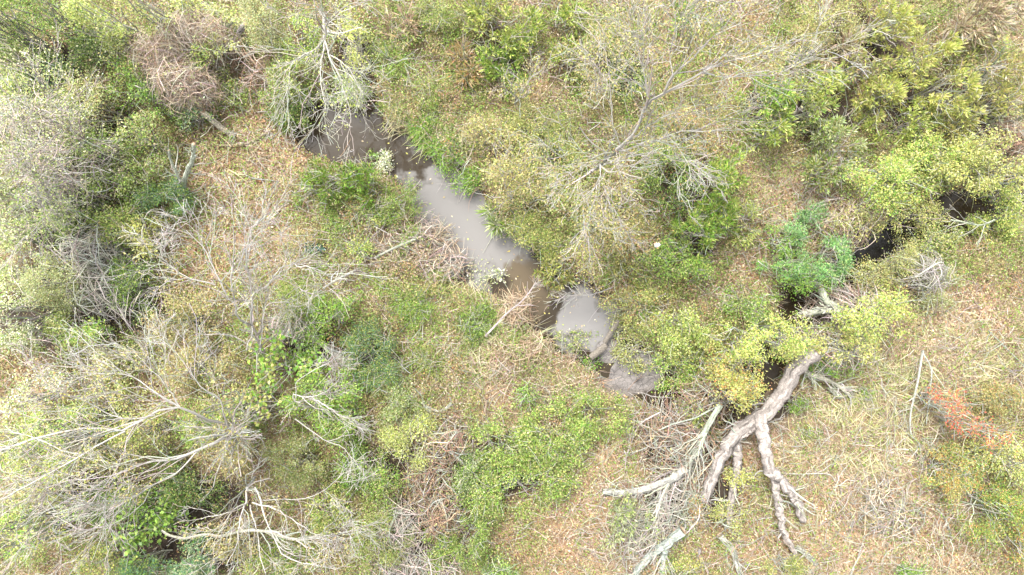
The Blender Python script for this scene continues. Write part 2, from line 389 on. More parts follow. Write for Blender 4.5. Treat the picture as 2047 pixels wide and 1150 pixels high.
def weeds(name, label, n, zones, pal, seed, L=(.03,.06), hmax=.28, base=0.0):
    p, ix, iy, rng = scatter(n, zones, seed, base=base); N = len(p)
    mud = zone(ix, iy, Z_MUD); k = rng.uniform(0, 1, N) > mud*1.1; p = p[k]; N = len(p)
    hh = hmax*(.15+1.1*fbm(p[:,0]*1.8, p[:,1]*1.8, seed+5))
    p[:,2] += rng.uniform(.1, 1, N)**.6 * hh
    d = hdir(rng.uniform(0, 6.28, N), rng.normal(.1, .5, N)); nn = nrm(np.stack([rng.normal(0,.5,N), rng.normal(0,.5,N), np.ones(N)], -1))
    l = rng.uniform(*L, N); c = pick(pal, N, rng)*(.75+.5*fbm(p[:,0]*2.1, p[:,1]*2.1, seed+6))[:, None]
    b = MB(); b.leaves(p, d, nn, l, l*rng.uniform(.3, .6, N), c, .25)
    tag(b.build(name, M_LEAF), label, 'ground cover', kind='stuff')

Z_GREEN = [(700,380,120,80),(860,640,200,110,1.3),(1000,620,100,70,1.1),(820,80,150,100),(860,200,140,90,.8),(1000,200,150,200,.5),(1200,400,280,220,.6),(1350,650,120,110,.7),(300,500,320,380,.5),
           (1300,150,250,150,.6),(900,330,90,60),(780,700,160,90,.7),(1900,450,200,120,.6),(1720,150,300,170,.5),(640,700,90,70,.6),(450,1080,330,120,.5),(860,1030,170,160,.5),(1600,700,150,60,.5),(1400,480,150,150,.8)]
Z_STRAW = [(900,640,230,130,.35),(700,480,160,110,.6),(1050,760,230,90,1),(1000,150,330,220,.5),(1350,450,260,180,.5),(1720,880,330,300,1),(1950,650,160,130,1),(1970,60,150,90,1),(480,380,130,130,.6),
           (1180,1080,180,110,.9),(1300,900,120,110,.8),(1600,420,140,130,.6),(820,160,150,160,.6),(60,780,120,60,.6),(1270,600,90,90,.8),(950,60,250,100,.4),(1850,1080,220,110,.8)]
Z_SG = [(1760,810,150,100,1),(1650,900,130,100,.4),(1950,720,120,70,.7),(860,270,110,60,.9),(1270,560,70,80,.7),(960,700,130,60,.8),(1000,620,110,80,.6),(1950,120,150,150,.8),(780,200,90,90,.6),(1880,180,230,200,.6),(1600,950,80,160,.3)]
Z_LIT = Z_BARE + [(300,700,350,500,.35),(900,900,500,250,.35),(1600,500,500,500,.25),(1480,1000,200,170,.6)]
litter('leaf_litter', 'brown and rust fallen leaves covering the soil', 330000, Z_LIT, [('litter',4),('litterp',1)], 11, base=.18)
litter('pale_leaf_litter', 'pinkish pale fallen leaves on open ground', 90000, Z_PINK+[(600,300,60,60,.5)], 'litterp', 12, base=.02)
weeds('green_weeds', 'low green weeds matted over the banks', 420000, Z_GREEN, [('green',4),('olive',3),('bright',1)], 13, base=.22)
grass('dry_grass', 'matted dry straw coloured grass', 230000, Z_STRAW, [('straw',4),('brown',1.2),('tan',.5)], 14, base=.16, lift=.35)
grass('yellowing_grass', 'long yellow green grass lying over', 75000, Z_SG, 'strawg', 15, L=(.3,.7), W=.010, base=.04)

def undergrowth(name, label, n, seed, pals, thr, hmin, hmax, L=(.02,.048)):
    '''knee-high tangle: leaf sprays whose kind changes from patch to patch'''
    rng = np.random.default_rng(seed); m = 330; n = int(n*(2047+2*m)*(1150+2*m)/(2227.*1330))
    # sprays first, leaves gathered round them
    ns = n//14; ix = rng.uniform(-m, 2047+m, ns); iy = rng.uniform(-m, 1150+m, ns)
    v = fbm(ix/70., iy/70., seed+1, 3); open_ = zone(ix, iy, Z_OPEN)
    k = (v > thr + .16*open_) & (rng.uniform(0,1,ns) > .9*open_); ix, iy = ix[k], iy[k]; p = P(ix, iy, 0); d = sdf(p[:,0], p[:,1], CW); k = d > .03; p = p[k]; ix = ix[k]; iy = iy[k]
    mud = zone(ix, iy, Z_MUD) < .3; p = p[mud]; ix = ix[mud]; iy = iy[mud]; ns = len(p)
    shade_w = zone(ix, iy, Z_SHADE); k = rng.uniform(0,1,ns) > .92*shade_w; p = p[k]; ix = ix[k]; iy = iy[k]; ns = len(p)
    h = rng.uniform(hmin, hmax, ns)*(.4+1.2*fbm(ix/50., iy/50., seed+2)); p[:,2] = gz(p[:,0], p[:,1]) + h
    kind = np.floor(np.clip(fbm(ix/38., iy/38., seed+4, 2)*1.9-.45 + rng.normal(0,.10,ns), 0, .999)*len(pals)).astype(int)
    i = rng.integers(0, ns, ns*14); N = len(i); q = p[i] + rng.normal(0,1,(N,3))*np.array([.075,.075,.04]); q[:,2] = np.maximum(q[:,2], gz(q[:,0], q[:,1])+.01)
    c = np.zeros((N,3)); kk = kind[i]
    for a, pl in enumerate(pals):
        w_ = kk == a; c[w_] = pick(pl, int(w_.sum()), rng)
    c *= (.78+.44*rng.uniform(0,1,ns))[i][:,None]
    l = rng.uniform(*L, N); b = MB(); b.leaves(q, hdir(rng.uniform(0,6.28,N), rng.normal(.1,.5,N)), nrm(np.stack([rng.normal(0,.5,N), rng.normal(0,.5,N), np.ones(N)],-1)), l, l*rng.uniform(.3,.6,N), c, .25)
    tag(b.build(name, M_LEAF), label, 'ground cover', kind='stuff')
Z_OPEN = [(480,300,110,90),(470,470,110,80),(1600,420,90,90),(1490,545,60,50),(1720,900,260,250),(1930,660,110,110),(1700,1080,260,120),(1190,1060,110,110),(640,240,60,40),(1985,40,80,60),(1400,960,60,60),(60,770,90,40)]
undergrowth('undergrowth', 'knee high tangle of green olive and tan sprays over the banks', 860000, 101, ['tan','olive','green',[('green',2),('bright',2)],'olive','straw',[('rusty',1),('brown',1),('olive',1)]], .38, .05, .45)

def twig_litter():
    p, ix, iy, rng = scatter(30000, [(1800,1000,300,200,1),(700,480,180,100,1),(1000,720,250,90,.9),(1650,400,150,100,.9),(450,560,150,150,.7),(1400,1000,250,200,1),(900,960,160,160,1)], 16, base=.5); N = len(p)
    K = 4; az = rng.uniform(0, 6.28, N)[:, None] + np.cumsum(rng.normal(0, .25, (N, K)), 1); L = rng.uniform(.15, .75, N)
    xy = np.cumsum(hdir(az, 0.0)*(L/K)[:, None, None], 1); pts = p[:, None] + xy
    pts[..., 2] = p[:, None, 2] + rng.uniform(.02, .34, N)[:, None] + rng.normal(0, .03, (N, K))
    b = MB(); b.tubes(pts, rng.uniform(.003, .008, N)[:, None]*np.array([1,.9,.75,.4]), pick([('bark',2),('pink',1),('brown',1),('pbark',1)], N, rng), 3)
    tag(b.build('twig_litter', M_TWIG), 'thin dead twigs scattered over the ground', 'twigs', kind='stuff')
twig_litter()

def floating():
    rng = np.random.default_rng(17); n = 1500
    ix = rng.uniform(600, 1330, n); iy = rng.uniform(200, 800, n); p = P(ix, iy, WL); d = sdf(p[:,0], p[:,1], CW)
    k = (d < -.03) & (rng.uniform(0,1,n) < np.where(d > -.18, 1, .55)*np.where(iy > 470, 1, .6)); p = p[k]; N = len(p); p[:,2] = WL+.006
    l = rng.uniform(.025, .065, N); b = MB()
    b.leaves(p, hdir(rng.uniform(0,6.28,N), .02), np.broadcast_to([0,0,1.], (N,3)), l, l*.55, pick([('yellow',2),('straw',2),('tan',1)], N, rng), .05)
    tag(b.build('floating_leaves', M_LITTER), 'small yellow leaves floating on the creek', 'fallen leaves', kind='stuff')
floating()

# ------------------------------------------------------------------ shrubs
STY = {  # leaf length, width ratio, cover, clump radius
 'leaf': (.036, .55, 1.75, .115), 'fine': (.031, .45, 1.8, .11), 'big': (.075, .75, 1.6, .15),
 'tuft': (.085, .22, 1.7, .10), 'fern': (.060, .24, 2.2, .10), 'air': (.044, .55, .75, .13), 'long': (.16, .10, 2.2, .14),
}
def shrub(name, label, cat, lobes, h, style, pal, dens=1.0, twig=1.0, stem='bark', group=None, seed=None, tone=1.0):
    """lobes: (cx, cy, rx, ry) in photo pixels; the crown is the union of their domes"""
    seed = abs(int(sum(l[0]*7.3+l[1]*13.1 for l in lobes))) % 99991 if seed is None else seed
    rng = np.random.default_rng(seed)
    L0, asp, cov, rc = STY[style]
    if cat not in ('tree',): h = h*.72
    b = MB(); st = MB(); zc = .6*h; s = K0*(H-zc)
    cen = np.mean([P(l[0], l[1], zc) for l in lobes], 0)
    g0 = float(gz(cen[None,0], cen[None,1])[0]); base = np.array([cen[0], cen[1], g0])
    for li, (cx, cy, rx, ry) in enumerate(lobes):
        c = P(cx, cy, zc); Rx, Ry = rx*s, ry*s; A = math.pi*Rx*Ry
        nc = max(6, int(A/(rc*rc)*.75))
        ph = rng.uniform(0, 6.28, 4)
        def rim(th): return 1 + .16*np.sin(2*th+ph[0]) + .13*np.sin(3*th+ph[1]) + .10*np.sin(5*th+ph[2]) + .07*np.sin(8*th+ph[3])
        def dome(n, sig=0):
            th = rng.uniform(0, 6.28, n); r = np.sqrt(rng.uniform(0, 1, n))*1.08; r = np.where(rng.uniform(0,1,n) < .22, r*rng.uniform(1, 1.4, n), r)
            x = c[0] + Rx*r*rim(th)*np.cos(th); y = c[1] + Ry*r*rim(th)*np.sin(th)
            top = h*(.30 + .70*np.sqrt(np.clip(1-(r/1.12)**2, 0, 1))) * (.62+.65*fbm(x*1.5+seed, y*1.5, 7))
            return np.stack([x, y, top], -1), r, th
        cp, r, th = dome(int(nc*1.7))
        keep = fbm(cp[:,0]*2.3+seed, cp[:,1]*2.3, 31, 2) + rng.uniform(-.06,.06,len(cp)) - .30*np.clip(r-.75, 0, 1)
        o_ = np.argsort(-keep)[:nc]; cp, r, th = cp[o_], r[o_], th[o_]
        cp[:,2] = np.where(r > 1.08, cp[:,2]*rng.uniform(.4,1.3,nc), cp[:,2]); cp[:,2] *= np.where(rng.uniform(0,1,nc) < .4, rng.uniform(.4,.85,nc), 1)
        nleaf = int(A*cov*dens*1.0/(L0*L0*asp*.5)); 
        csz = rng.uniform(.5, 1.5, nc)
        k = rng.choice(nc, nleaf, p=(csz/csz.sum())); q = cp[k]
        off = rng.standard_normal((nleaf, 3))*np.array([1,1,.6])*(rc*csz[k]*.62)[:, None]
        p = q + off; p[:,2] += g0; gg = gz(p[:,0], p[:,1]); p[:,2] = np.maximum(p[:,2], gg+.02)
        out = np.stack([p[:,0]-c[0], p[:,1]-c[1], np.full(nleaf, .9*max(Rx, Ry))], -1); out = nrm(out)
        offn = nrm(off*np.array([1,1,1]) + np.array([0,0,.03]))
        L = L0*rng.uniform(.6, 1.35, nleaf)*(1 if style != 'long' else 1.2)
        ct = (tone*(.80+.44*rng.uniform(0,1,nc)))[k]
        colr = pick(pal, nleaf, rng)*ct[:, None]
        if style in ('tuft', 'long'):
            lean = nrm(np.stack([rng.normal(0,.5), rng.normal(0,.5), 0])[None]) if False else 0
            d = nrm(offn*1.0 + out*.5 + np.array([0,0,.45]) + rng.normal(0,.25,(nleaf,3)))
            p = q + off*.45 + np.array([0,0,g0]); d = nrm(offn*1.0 + out*.55 + rng.normal(0,.22,(nleaf,3)) + np.array([0,0,.2])); n = nrm(rng.normal(0,.35,(nleaf,3)) + np.array([0,0,1.]))
        elif style == 'fern':
            # leaflets along fronds: quantise each leaf onto one of the clump's rachises
            a = rng.integers(0, 7, nleaf)*(2*math.pi/7) + (k*2.4) ; tt = rng.uniform(.05, 1, nleaf); RL = rc*1.5*csz[k]
            rd = hdir(a, 0.0); p = q + rd*(tt*RL)[:, None]; p[:,2] += g0 + .05*np.sin(tt*2.6) + rng.normal(0,.012,nleaf)
            sgn = np.where(rng.uniform(0,1,nleaf) < .5, 1, -1); pr = hdir(a+1.15*sgn, -.1)
            d = nrm(pr); n = nrm(np.stack([rng.normal(0,.2,nleaf), rng.normal(0,.2,nleaf), np.ones(nleaf)], -1)); L = L0*(1.25-.8*tt)
        else:
            d = nrm(hdir(rng.uniform(0,6.28,nleaf), rng.normal(-.05,.4,nleaf)) + out*.35)
            n = nrm(out*.5 + np.stack([rng.normal(0,.45,nleaf), rng.normal(0,.45,nleaf), np.full(nleaf,.8)], -1))
        b.leaves(p, d, n, L, L*asp*rng.uniform(.75,1.25,nleaf), colr, .2)
        # stems run from the foot of the plant to the clumps
        ns = int(min(nc, (8 + A*16)*twig)); 
        if ns > 0:
            sel = rng.choice(nc, ns, replace=ns > nc); tip = cp[sel].copy(); tip[:,2] += g0 + .02
            foot = np.array([c[0], c[1], g0]); 
            foot = np.broadcast_to(foot, (ns,3)) + rng.normal(0,1,(ns,3))*np.array([Rx*.25, Ry*.25, 0]); foot = foot.copy(); foot[:,2] = gz(foot[:,0], foot[:,1])
            K = 7; t = np.linspace(0,1,K)[None,:,None]
            ctrl = (foot+tip)/2 + rng.normal(0,.12,(ns,3)); ctrl[:,2] += .28*h
            pts = (1-t)**2*foot[:,None] + 2*t*(1-t)*ctrl[:,None] + t*t*tip[:,None]; pts[:,1:-1] += rng.normal(0,.02,(ns,K-2,3))
            r0 = rng.uniform(.006,.012,ns)*(1+.35*h/2)
            st.tubes(pts, r0[:,None]*np.linspace(1.3,.45,K)[None], pick(stem, ns, rng), 4)
            # fine twiglets at the tips, some of them poking out of the leaves
            nt_ = int(ns*3.0*twig); j = rng.integers(0, ns, nt_); u = rng.integers(3, K, nt_)
            s0 = pts[j, u]; dd = nrm(nrm(pts[j, u]-pts[j, u-1]) + rng.normal(0,.6,(nt_,3))*np.array([1,1,.6])); ln = rng.uniform(.12,.42,nt_)
            kk = 4; tt = np.linspace(0,1,kk)[None,:,None]; bend = rng.normal(0,.07,(nt_,1,3))
            tp = s0[:,None] + dd[:,None]*ln[:,None,None]*tt + bend*tt*tt
            st.tubes(tp, np.broadcast_to(np.array([.005,.0045,.004,.002]), (nt_,kk)), pick(stem, nt_, rng), 3)
    e = root(name, base, label, cat, group)
    b.build('foliage', M_LEAF, e)
    if st.n: st.build('stems', M_TWIG, e)
    return e

# ------------------------------------------------------------------ bare-branched trees, limbs, tangles
def resample(pts, K, rough=0.0, rng=None):
    pts = np.asarray(pts, float); n = len(pts)
    # Catmull-Rom through the traced points, equal arc steps
    q = np.concatenate([[2*pts[0]-pts[1]], pts, [2*pts[-1]-pts[-2]]]); o = []
    for i in range(n-1):
        t = np.linspace(0, 1, 12, endpoint=False)[:, None]; a, b, c, d = q[i:i+4]
        o.append(.5*((2*b)+(-a+c)*t+(2*a-5*b+4*c-d)*t**2+(-a+3*b-3*c+d)*t**3))
    o = np.concatenate(o+[pts[-1:]]); l = np.concatenate([[0], np.cumsum(np.linalg.norm(np.diff(o, axis=0), axis=1))])
    s = np.linspace(0, l[-1], K); r = np.stack([np.interp(s, l, o[:, k]) for k in range(3)], -1)
    if rough and K > 4:
        w_ = rng.normal(0, rough, (K, 3)); w_ = (w_ + np.roll(w_, 1, 0) + np.roll(w_, -1, 0))/3; w_[0] = 0; r = r + w_
    return r
def limb_pts(lim, K=14, rough=.02, rng=None):
    a = np.array(lim, float); return resample(P(a[:,0], a[:,1], a[:,2]), K, rough, rng)
def grow(par, rad, n, length, spread, rng, K=6, tmin=.25, flat=.6, up=.05, wig=.16, taper=.5):
    """children of a batch of branches par[N,K,3]"""
    N, KP = par.shape[:2]; i = rng.integers(0, N, n); u = rng.uniform(tmin, .99, n)*(KP-1); j = u.astype(int); f = (u-j)[:, None]
    s0 = par[i, j]*(1-f) + par[i, j+1]*f; d0 = nrm(par[i, j+1]-par[i, j]); r0 = rad[i, j]*(1-f[:,0]) + rad[i, j+1]*f[:,0]
    dev = nrm(rng.standard_normal((n,3))*np.array([1,1,flat])); dev = dev - d0*(dev*d0).sum(-1, keepdims=True); dev = nrm(dev)
    d = nrm(d0 + dev*spread*.85*rng.uniform(.5,1.4,n)[:,None] + np.array([0,0,up]))
    ln = length*rng.uniform(.45,1.35,n)*(1.25-.55*u/(KP-1)); pts = [s0]; 
    for k in range(K-1):
        d = nrm(d + rng.normal(0, wig, (n,3)) + d0*.04); pts.append(pts[-1] + d*(ln/(K-1))[:,None])
    pts = np.stack(pts, 1); rr = np.minimum(r0*.55, .02)[:,None]*np.linspace(1, taper, K)[None]
    return pts, np.maximum(rr, .0034)
def limb_tree(name, label, cat, limbs, gens, bark='pbark', leaf=None, seed=1, trunk_n=1, group=None, sides=7, wig=.24):
    """limbs: [(points (x,y,z), r0, r1)]; the first trunk_n are the trunk. gens: [(count, length, spread)]"""
    rng = np.random.default_rng(seed); p0 = limbs[0][0][0]; b0 = P(*p0); e = root(name, b0, label, cat, group)
    K = 14; L = np.stack([limb_pts(l[0], K, .025, rng) for l in limbs]); R = np.stack([np.linspace(l[1], l[2], K) for l in limbs])
    R = .66*R*(1+rng.normal(0,.06,R.shape))
    tr = MB(); tr.tubes(L[:trunk_n], R[:trunk_n], pick(bark, trunk_n, rng, .1), 9, cap=True); tr.build('trunk', M_BARK, e, True)
    br = MB()
    if len(limbs) > trunk_n: br.tubes(L[trunk_n:], R[trunk_n:], np.array([[.31,.295,.27]])*(1+.08*rng.standard_normal((len(limbs)-trunk_n,1))), sides, rng=rng)
    P_, R_ = L, R; allp = []
    for gi, (n, ln, sp) in enumerate(gens):
        C_, CR = grow(P_, R_, n, ln, sp, rng, wig=wig); br.tubes(C_, CR, pick(bark, n, rng, .12), 5 if gi == 0 else 3)
        allp.append(C_); P_, R_ = C_, CR
    br.build('branches', M_TWIG if gens else M_BARK, e)
    if leaf:
        pal, n, sty, sig = leaf[:4]; L0, asp = STY[sty][:2]; src = np.concatenate(allp[-2:])
        i = rng.integers(0, len(src), n); u = rng.uniform(.2, .99, n)*(src.shape[1]-1); j = u.astype(int); f = (u-j)[:,None]
        p = src[i,j]*(1-f) + src[i,j+1]*f + rng.normal(0, sig, (n,3))*np.array([1,1,.6]) - np.array([0,0,.03])
        if len(leaf) > 4:    # leaves only on part of the crown
            ix, iy = toimg(p[:,0], p[:,1], p[:,2]); k = rng.uniform(0,1,n) < zone(ix, iy, leaf[4]); p = p[k]; n = len(p)
        d = hdir(rng.uniform(0,6.28,n), rng.normal(-.1,.45,n)); nn = nrm(np.stack([rng.normal(0,.5,n), rng.normal(0,.5,n), np.ones(n)], -1))
        l = L0*rng.uniform(.6,1.3,n); lb = MB(); lb.leaves(p, d, nn, l, l*asp, pick(pal, n, rng), .25); lb.build('crown', M_LEAF, e)
    return e
def log(name, label, cat, pts, r0, r1, bark='bark', twigs=0, seed=1, parts=(), sides=10, tl=.4, group=None):
    """fallen wood: pts (x,y,z). parts: side limbs [(pts,r0,r1)]"""
    rng = np.random.default_rng(seed); K = max(10, 5*len(pts)); c = limb_pts(pts, K, min(r0*.22, .03), rng)
    g = gz(c[:,0], c[:,1]); K = K*2 if r0 > .045 else K; c = limb_pts(pts, K, min(r0*.15, .02), rng); g = gz(c[:,0], c[:,1]); rad = np.linspace(r0, r1, K)*(1+np.convolve(rng.normal(0,.035,K),[.3,.4,.3],'same')); c[:,2] = np.maximum(c[:,2], g + rad*.75)
    e = root(name, c[0], label, cat, group); m = MB(); bc = pick(bark, 1, rng, .05); m.tubes(c[None], rad[None], (bc*(1+.06*rng.standard_normal((K-1,1))))[None], sides+8, cap=True, rng=rng)
    m.build('trunk' if r0 > .05 else 'stick', M_BARK, e, True)
    sp = [c]; sr = [rad]
    for q in parts:
        d = limb_pts(q[0], K, q[1]*.25, rng); g = gz(d[:,0], d[:,1]); rr = np.linspace(q[1], q[2], K)*(1+np.convolve(rng.normal(0,.035,K),[.3,.4,.3],'same')); d[:,2] = np.maximum(d[:,2], g+rr*.7)
        m = MB(); m.tubes(d[None], rr[None], (bc*(1+.06*rng.standard_normal((K-1,1))))[None], max(8, sides), cap=True, rng=rng); m.build('limb', M_BARK, e, True); sp.append(d); sr.append(rr)
    if twigs >= 6:
        A, B = np.stack(sp), np.stack(sr); t1, q1 = grow(A, B, twigs, tl, .9, rng, tmin=.15); m = MB(); m.tubes(t1, q1, pick(bark, twigs, rng), 4)
        t2, q2 = grow(t1, q1, twigs*2, tl*.5, .8, rng); m.tubes(t2, q2, pick(bark, twigs*2, rng), 3); m.build('twigs', M_TWIG, e)
    return e
def tangle(name, label, cat, lobes, h, n, pal, seed=1, L=(.4,1.1), r=.006, leafn=0, leafpal='olive', arch=.3):
    """a heap of dead vines and thin stems"""
    rng = np.random.default_rng(seed); m = MB(); lb = MB(); cs = []
    for (cx, cy, rx, ry) in lobes:
        c = P(cx, cy, h*.6); s = K0*(H-h*.6); k = int(n/len(lobes)); cs.append(c)
        th = rng.uniform(0,6.28,k); rr = np.sqrt(rng.uniform(0,1,k)); x = c[0]+rx*s*rr*np.cos(th); y = c[1]+ry*s*rr*np.sin(th)
        z = h*(.15+.85*np.sqrt(np.clip(1-rr**2,0,1)))*rng.uniform(.35,1.05,k); K = 7
        az = rng.uniform(0,6.28,k)[:,None] + np.cumsum(rng.normal(0,.30,(k,K)),1); ln = rng.uniform(*L,k)
        p = np.stack([x,y,z],-1)[:,None] + np.cumsum(hdir(az,0.0)*(ln/K)[:,None,None],1) - hdir(az[:,3],0.0)[:,None]*(ln/2)[:,None,None]
        t = np.linspace(-1,1,K)[None]; p[...,2] += (ln*arch)[:,None]*(.5-t*t)*rng.uniform(.2,1,k)[:,None] + rng.normal(0,.02,(k,K))
        g = gz(p[...,0].ravel(), p[...,1].ravel()).reshape(k,K); p[...,2] = np.maximum(p[...,2]+g*.5, g+.01)
        m.tubes(p, r*rng.uniform(.6,1.6,k)[:,None]*np.array([.6,.9,1,1,.9,.7,.4]), pick(pal, k, rng), 3)
        if leafn:
            q = int(leafn/len(lobes)); i = rng.integers(0,k,q); jj = rng.integers(0,K,q); pp = p[i,jj]+rng.normal(0,.04,(q,3))
            l = rng.uniform(.03,.06,q); lb.leaves(pp, hdir(rng.uniform(0,6.28,q), rng.normal(0,.4,q)), nrm(np.stack([rng.normal(0,.5,q),rng.normal(0,.5,q),np.ones(q)],-1)), l, l*.55, pick(leafpal,q,rng))
    c = np.mean(cs,0); e = root(name, (c[0],c[1],0), label, cat); m.build('stems', M_TWIG, e)
    if lb.n: lb.build('foliage', M_LEAF, e)
    return e
